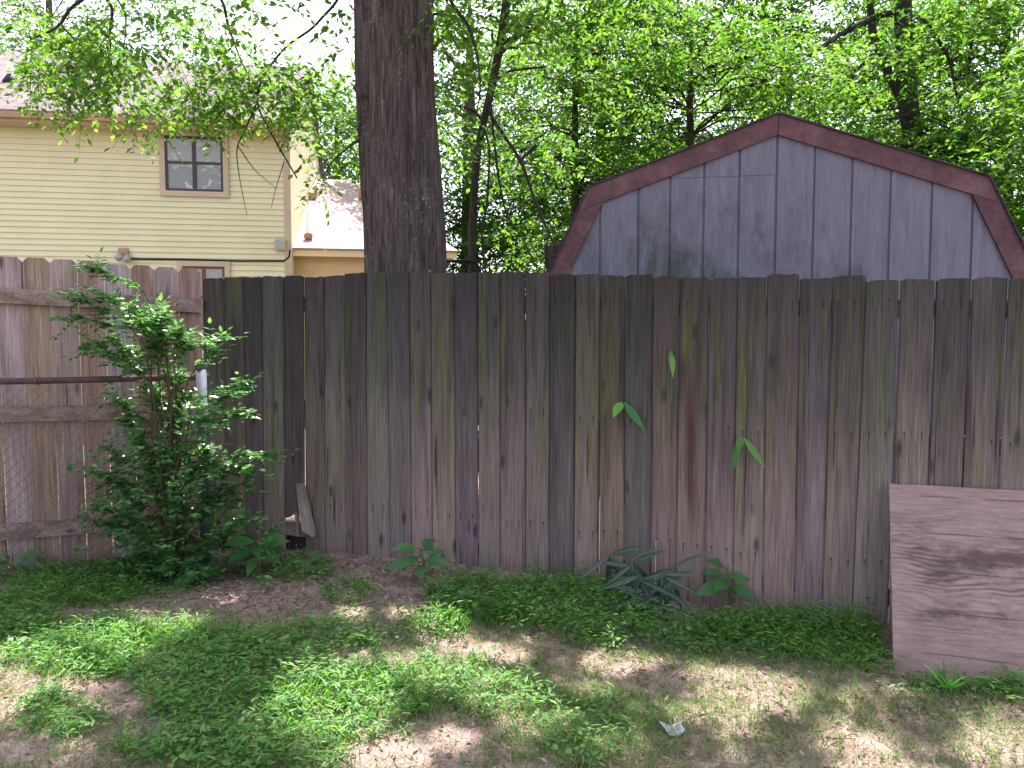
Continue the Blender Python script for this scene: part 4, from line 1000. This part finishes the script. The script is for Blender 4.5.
# furrowed surface
seg = 96; vs = []; ph = rng.uniform(0, 6.28, 7)
for p, r0_ in zip(c, rr):
    for j in range(seg):
        a = 2 * math.pi * j / seg
        fr_ = .022 * abs(math.sin(9 * a + ph[0] + .5 * math.sin(p[2] * 2.1 + ph[1]) + .35 * math.sin(3 * p[2] + 4 * a))) + .006 * math.sin(23 * a + 1.5 * math.sin(p[2] * 3.2)) + .01 * math.sin(3 * a + p[2])
        k_ = r0_ * (1 + .25 * fr_ / .3) + fr_ - .012
        vs.append(p + k_ * np.array([math.cos(a), math.sin(a), 0]))
mb.add(vs, [(i * seg + j, i * seg + (j + 1) % seg, (i + 1) * seg + (j + 1) % seg, (i + 1) * seg + j) for i in range(len(c) - 1) for j in range(seg)])
kn = at_depth(361, 92, 5.66); mb.tube([kn + [.1, .12, 0], kn, kn + [-.05, -.03, .03]], [.07, .045, .012], 8)
otr = mb.build('trunk', M['bark_oak'], oak, smooth=True)
LO = Leaves(); kn_top = pts[-3]
def branch(pix, ra, rb_, start=None):
    P_ = [at_depth(u, v, y + (.85 if u < 352 else 0)) for u, v, y in pix]
    if start is not None: P_ = [start] + P_
    cc = curve(P_, 8 * len(P_)); mb = MB(); mb.tube(cc, list(np.linspace(ra, rb_, len(cc))), 7); mb.build('branch', M['bark'], oak, smooth=True); return cc
tt = np.array(pts[-3])
branch([(352, -40, 5.6), (320, 20, 5.5), (285, 48, 5.4), (262, 80, 5.35), (258, 105, 5.3), (275, 140, 5.25), (297, 178, 5.2)], .013, .006, tt)
branch([(258, 100, 5.3), (245, 130, 5.3), (237, 150, 5.3), (240, 180, 5.3), (247, 215, 5.3)], .008, .002)
branch([(238, 146, 5.3), (255, 170, 5.3), (276, 188, 5.3)], .005, .002)
branch([(284, 162, 5.23), (277, 185, 5.25), (271, 208, 5.3)], .004, .002)
branch([(200, -60, 5.3), (130, -30, 5.2), (75, 5, 5.1), (58, 26, 5.1), (35, 38, 5.0)], .025, .006, tt)
branch([(110, -60, 5.2), (112, 10, 5.2), (110, 35, 5.2), (112, 70, 5.2)], .02, .004, tt + [-.5, -.3, .3])
branch([(126, -60, 5.4), (126, 20, 5.4), (123, 60, 5.4)], .014, .004, tt + [-.4, -.3, .4])
branch([(62, 26, 5.1), (80, 45, 5.1), (100, 62, 5.1)], .008, .003)
branch([(220, -60, 5.5), (225, 10, 5.5), (235, 45, 5.5), (250, 80, 5.4)], .02, .005, tt + [-.3, -.2, .3])
branch([(358, 140, 5.75), (345, 150, 5.6), (332, 162, 5.4), (322, 178, 5.3)], .012, .003)
branch([(440, -30, 6.0), (470, 30, 5.9), (480, 80, 5.9), (476, 120, 5.8)], .02, .004, tt)
hang = [(45, 84, 26, 16, 1), (75, 68, 34, 26, 1.2), (110, 72, 28, 30, 1.1), (85, 100, 26, 12, .9), (100, 30, 40, 24, .9), (150, 112, 22, 14, .9), (176, 108, 20, 14, .8), (205, 105, 26, 18, 1), (235, 100, 26, 20, 1.2), (215, 122, 22, 10, .7), (262, 98, 26, 18, 1), (288, 110, 20, 18, 1), (300, 145, 10, 22, .5), (318, 22, 26, 20, .8), (280, 70, 24, 20, .8), (245, 60, 26, 20, .7),
        (30, 20, 30, 18, .6), (230, 35, 50, 25, .5), (255, 82, 40, 16, .35), (298, 92, 20, 14, .5), (308, 70, 16, 16, .4), (305, 125, 12, 14, .5), (310, 85, 20, 25, .6), (20, 60, 20, 20, .4), (200, 60, 30, 25, .5), (60, 40, 22, 16, .6), (140, 135, 10, 14, .4), (75, 120, 8, 8, .25), (110, 118, 8, 8, .25), (330, 55, 20, 16, .6), (320, 185, 14, 14, .35), (345, 100, 10, 30, .5), (175, 60, 30, 22, .5), (190, 20, 40, 20, .6), (255, 15, 40, 20, .6), (320, 130, 10, 30, .4), (135, 60, 25, 25, .7), (170, 88, 24, 14, .6), (232, 122, 14, 12, .7), (150, 12, 34, 18, .6), (345, 15, 14, 24, .5),
        (455, 20, 18, 24, .8), (470, 70, 14, 30, .6), (520, 20, 30, 20, .7)]
mbh = MB()
for (u, v, ru, rv, wt) in hang:
    n = max(2, int(wt * ru * rv * .62 / 9))
    uu = u + rng.normal(0, ru * .55, n); vv = v - 4 + rng.normal(0, rv * .6, n); yy = 6.2 + rng.normal(0, .3, n) if u < 420 else 6 + rng.normal(0, .3, n)
    P_ = np.array([at_depth(a, b, c_) for a, b, c_ in zip(uu, vv, yy)])
    a = rng.uniform(0, 6.28, n); T_ = np.stack([np.cos(a), np.sin(a) * .6, rng.normal(-.45, .4, n)], 1); tl = rng.uniform(.15, .33, n); kk_ = keep_clear(P_) & keep_clear(P_ + T_ * .2); P_, T_, tl = P_[kk_], T_[kk_], tl[kk_]
    for p_, t_, l_ in zip(P_, unit(T_), tl): mbh.tube([p_ - t_ * l_ * .5 + [0, 0, l_ * .1], p_, p_ + t_ * l_ * .5 - [0, 0, .06 * l_], p_ + t_ * l_ - [0, 0, .25 * l_]], [.0022, .0018, .0014, .001], 3, False)
    twigs(LO, P_, T_, tl, 9, .068, .038)
tag(mbh.build('twigs', M['bark'], oak), kind='stuff')
# the spreading crown overhead that shades the yard
n = 0
mbt = MB()
for i in range(250):
    z = rng.uniform(6.3, 9.6); gx_, gy_ = rng.uniform(-4.3, 4.3), rng.uniform(1.0, 5.4)
    p = np.array([gx_, gy_, 0]) + SUN * (z / SUN[2])
    clump(LO, p, rng.uniform(.5, .85), 190, .13, .062, .5)
    if i % 4 == 0:
        an = c[int(rng.uniform(.7, .97) * len(c))]; w_ = wobble(an, p, 6, .12)
        dense_ = np.concatenate([np.linspace(a_, b_, 8) for a_, b_ in zip(w_[:-1], w_[1:])])
        if keep_clear(dense_).all(): mbt.tube(w_, list(np.linspace(.035, .006, 7)), 5, False)
tag(mbt.build('limbs', M['bark'], oak, smooth=True), kind='stuff')
LO.build('crown', M['leaf_oak'], oak, keep=keep_clear)

def B(u, Y): return np.array([(u - 512) / F * Y, Y, .1])
# slender multi-stemmed tree with hanging stems left of the shed
pts = [(472, 275, 8.2), (473, 215, 8.2), (478, 150, 8.1), (490, 95, 8.0), (500, 45, 8.0), (507, -5, 8.0), (515, -80, 8.0)]
p3 = [at_depth(*p) for p in pts]; base = np.array([p3[0][0], 8.2, .1])
L2 = [([at_depth(*p) for p in q], a, b) for q, a, b in (
    ([(496, 70, 8.0), (489, 105, 7.95), (497, 125, 7.9), (520, 160, 7.9), (533, 195, 7.85), (545, 225, 7.8), (556, 248, 7.8)], .024, .011),
    ([(490, 95, 8.0), (494, 140, 7.9), (499, 180, 7.9), (507, 215, 7.9), (522, 238, 7.9), (537, 268, 7.9)], .015, .008),
    ([(482, 122, 8.05), (489, 150, 8.0), (487, 200, 8.0), (482, 240, 8.0), (486, 275, 8.0)], .013, .012),
    ([(478, 82, 8.0), (455, 65, 8.0), (440, 40, 8.0), (425, 0, 8.0)], .012, .006))]
tree('slender_tree', 'slender dark tree with several thin hanging crooked stems left of the shed', 'tree', base, [base] + p3, [.05, .046, .042, .04, .045, .045, .03], [((-.1, 8.2, 5.4), (1.5, .9, 1.0), 1), ((-.1, 8.6, 3.9), (1.1, .5, .8), .25)], 60, 80, L=.085, W=.04, cr=.4, limbs=L2)
def simple(name, label, u, Y, w_, crown, ncl, nl, lean=0.0, top=9, **kw):
    b = B(u, Y); return tree(name, label, 'tree', b, [b, b + [lean * .3, 0, top * .35], b + [lean, .2, top * .7], b + [lean * 1.2, .3, top]], [w_ * 1.15, w_, w_ * .7, w_ * .2], crown, ncl, nl, **kw)
b = B(914, 13)
lim = [([at_depth(905, 75, 13), at_depth(897, 15, 13), at_depth(845, 32, 12.8), at_depth(800, 62, 12.6), at_depth(750, 85, 12.5), at_depth(705, 92, 12.4)], .07, .015),
       ([at_depth(905, 60, 13), at_depth(885, 56, 12.8), at_depth(866, 62, 12.7), at_depth(850, 78, 12.6)], .05, .012),
       ([at_depth(902, 20, 13), at_depth(920, 18, 12.8), at_depth(938, 40, 12.7), at_depth(950, 62, 12.6), at_depth(958, 100, 12.5), at_depth(975, 140, 12.4)], .05, .012),
       ([at_depth(968, 75, 12.6), at_depth(972, 40, 12.6), at_depth(980, 0, 12.6), at_depth(985, -40, 12.6)], .03, .02),
       ([at_depth(912, 120, 13), at_depth(875, 40, 13.2), at_depth(870, -20, 13.2)], .09, .05)]
tree('woodland_tree', 'tall tree with a dark branching trunk rising behind the right slope of the shed roof', 'tree', b, [b, at_depth(915, 180, 13), at_depth(907, 90, 13), at_depth(903, 20, 13), at_depth(905, -60, 13), at_depth(905, -180, 13)], [.2, .17, .15, .14, .12, .05], [((6.7, 13.4, 5.2), (3.4, 1.4, 2.6), 1), ((6.6, 14, 3.4), (3, 1.0, 1.5), .35)], 210, 115, limbs=lim, L=.115, W=.06)
simple('woodland_tree', 'dense leafy tree at the far right beyond the shed eave', 1060, 11, .14, [((7.9, 11.2, 3.6), (2.0, 1.2, 2.2), 1)], 135, 110, top=6.2, L=.105, W=.055)
simple('woodland_tree', 'sunlit leafy tree standing behind the left slope of the shed roof', 690, 11.5, .09, [((3.0, 11.7, 4.5), (2.5, 1.2, 2.2), 1)], 130, 100, top=6.4, L=.105, W=.055)
simple('woodland_tree', 'tree with a short dark trunk visible between the thin stems and the shed', 575, 11, .075, [((1.1, 11.6, 4.5), (1.6, 1.1, 2.1), 1), ((.9, 12.2, 2.7), (1.0, .6, .7), .2)], 95, 95, top=6.2, L=.1, W=.052)
simple('woodland_tree', 'distant bright leafy tree seen between the big trunk and the thin stems', 470, 17, .2, [((-1.2, 17.5, 6.2), (2.6, 1.4, 4.0), 1), ((-.9, 17, 3.6), (1.3, 1, 1.6), .3)], 190, 105, top=9, barkm='bark_pale', L=.125, W=.068)
simple('woodland_tree', 'tall background tree above the peak of the shed roof', 760, 19, .2, [((6.0, 19, 7.6), (4.6, 1.5, 4.2), 1), ((5.5, 20, 4.2), (4, 1, 1.8), .25)], 400, 105, top=10.5, L=.14, W=.075, cr=.8)
simple('woodland_tree', 'background tree filling the gap above the left shed roof edge', 600, 20, .2, [((2.2, 20, 7.2), (3.0, 1.5, 4.6), 1), ((1.5, 19.5, 3.8), (2.2, 1, 1.8), .25)], 300, 105, top=10, L=.14, W=.075, cr=.8)
simple('woodland_tree', 'background tree at the upper right corner beyond the branching trunk', 1000, 18, .2, [((11.8, 18, 6.8), (3.6, 1.8, 4.8), 1)], 360, 105, top=10, L=.14, W=.075, cr=.8)
simple('pale_tree', 'pale tree with a forked trunk behind the cream house roof', 57, 24, .28, [((-14.0, 24, 11.2), (6.5, 2.5, 3.4), 1)], 230, 80, top=13, barkm='bark_pale', mat='leaf_pale', L=.16, W=.08, cr=.7)
simple('pale_tree', 'light green tree beyond the low wing between house and big trunk', 338, 21, .16, [((-4.7, 21, 6.0), (1.6, 1.5, 3.0), 1)], 135, 100, top=8, barkm='bark_pale', mat='leaf_pale', L=.14, W=.075, cr=.6)
b = B(553, 9.2)
st = thing('tree_stump', 'dark broken tree stump hidden against the left eave of the shed', 'tree stump', b)
mb = MB(); zt = at_depth(553, 243, 9.2)[2]
mb.tube([b - [0, 0, .1], b + [0, 0, 1.2], [b[0], b[1], zt - .15], [b[0] + .02, b[1], zt - .05], [b[0] + .05, b[1], zt]], [.14, .1, .085, .07, .03], 10); mb.tube([[b[0] - .05, b[1], zt - .3], [b[0] - .1, b[1] - .02, zt - .02]], [.06, .02], 7)
mb.build('trunk', M['bark'], st, smooth=True)

for o in bpy.data.objects:
    if '_w' in o: del o['_w']
print('objects', len(bpy.data.objects), 'polys', sum(len(m.polygons) for m in bpy.data.meshes))
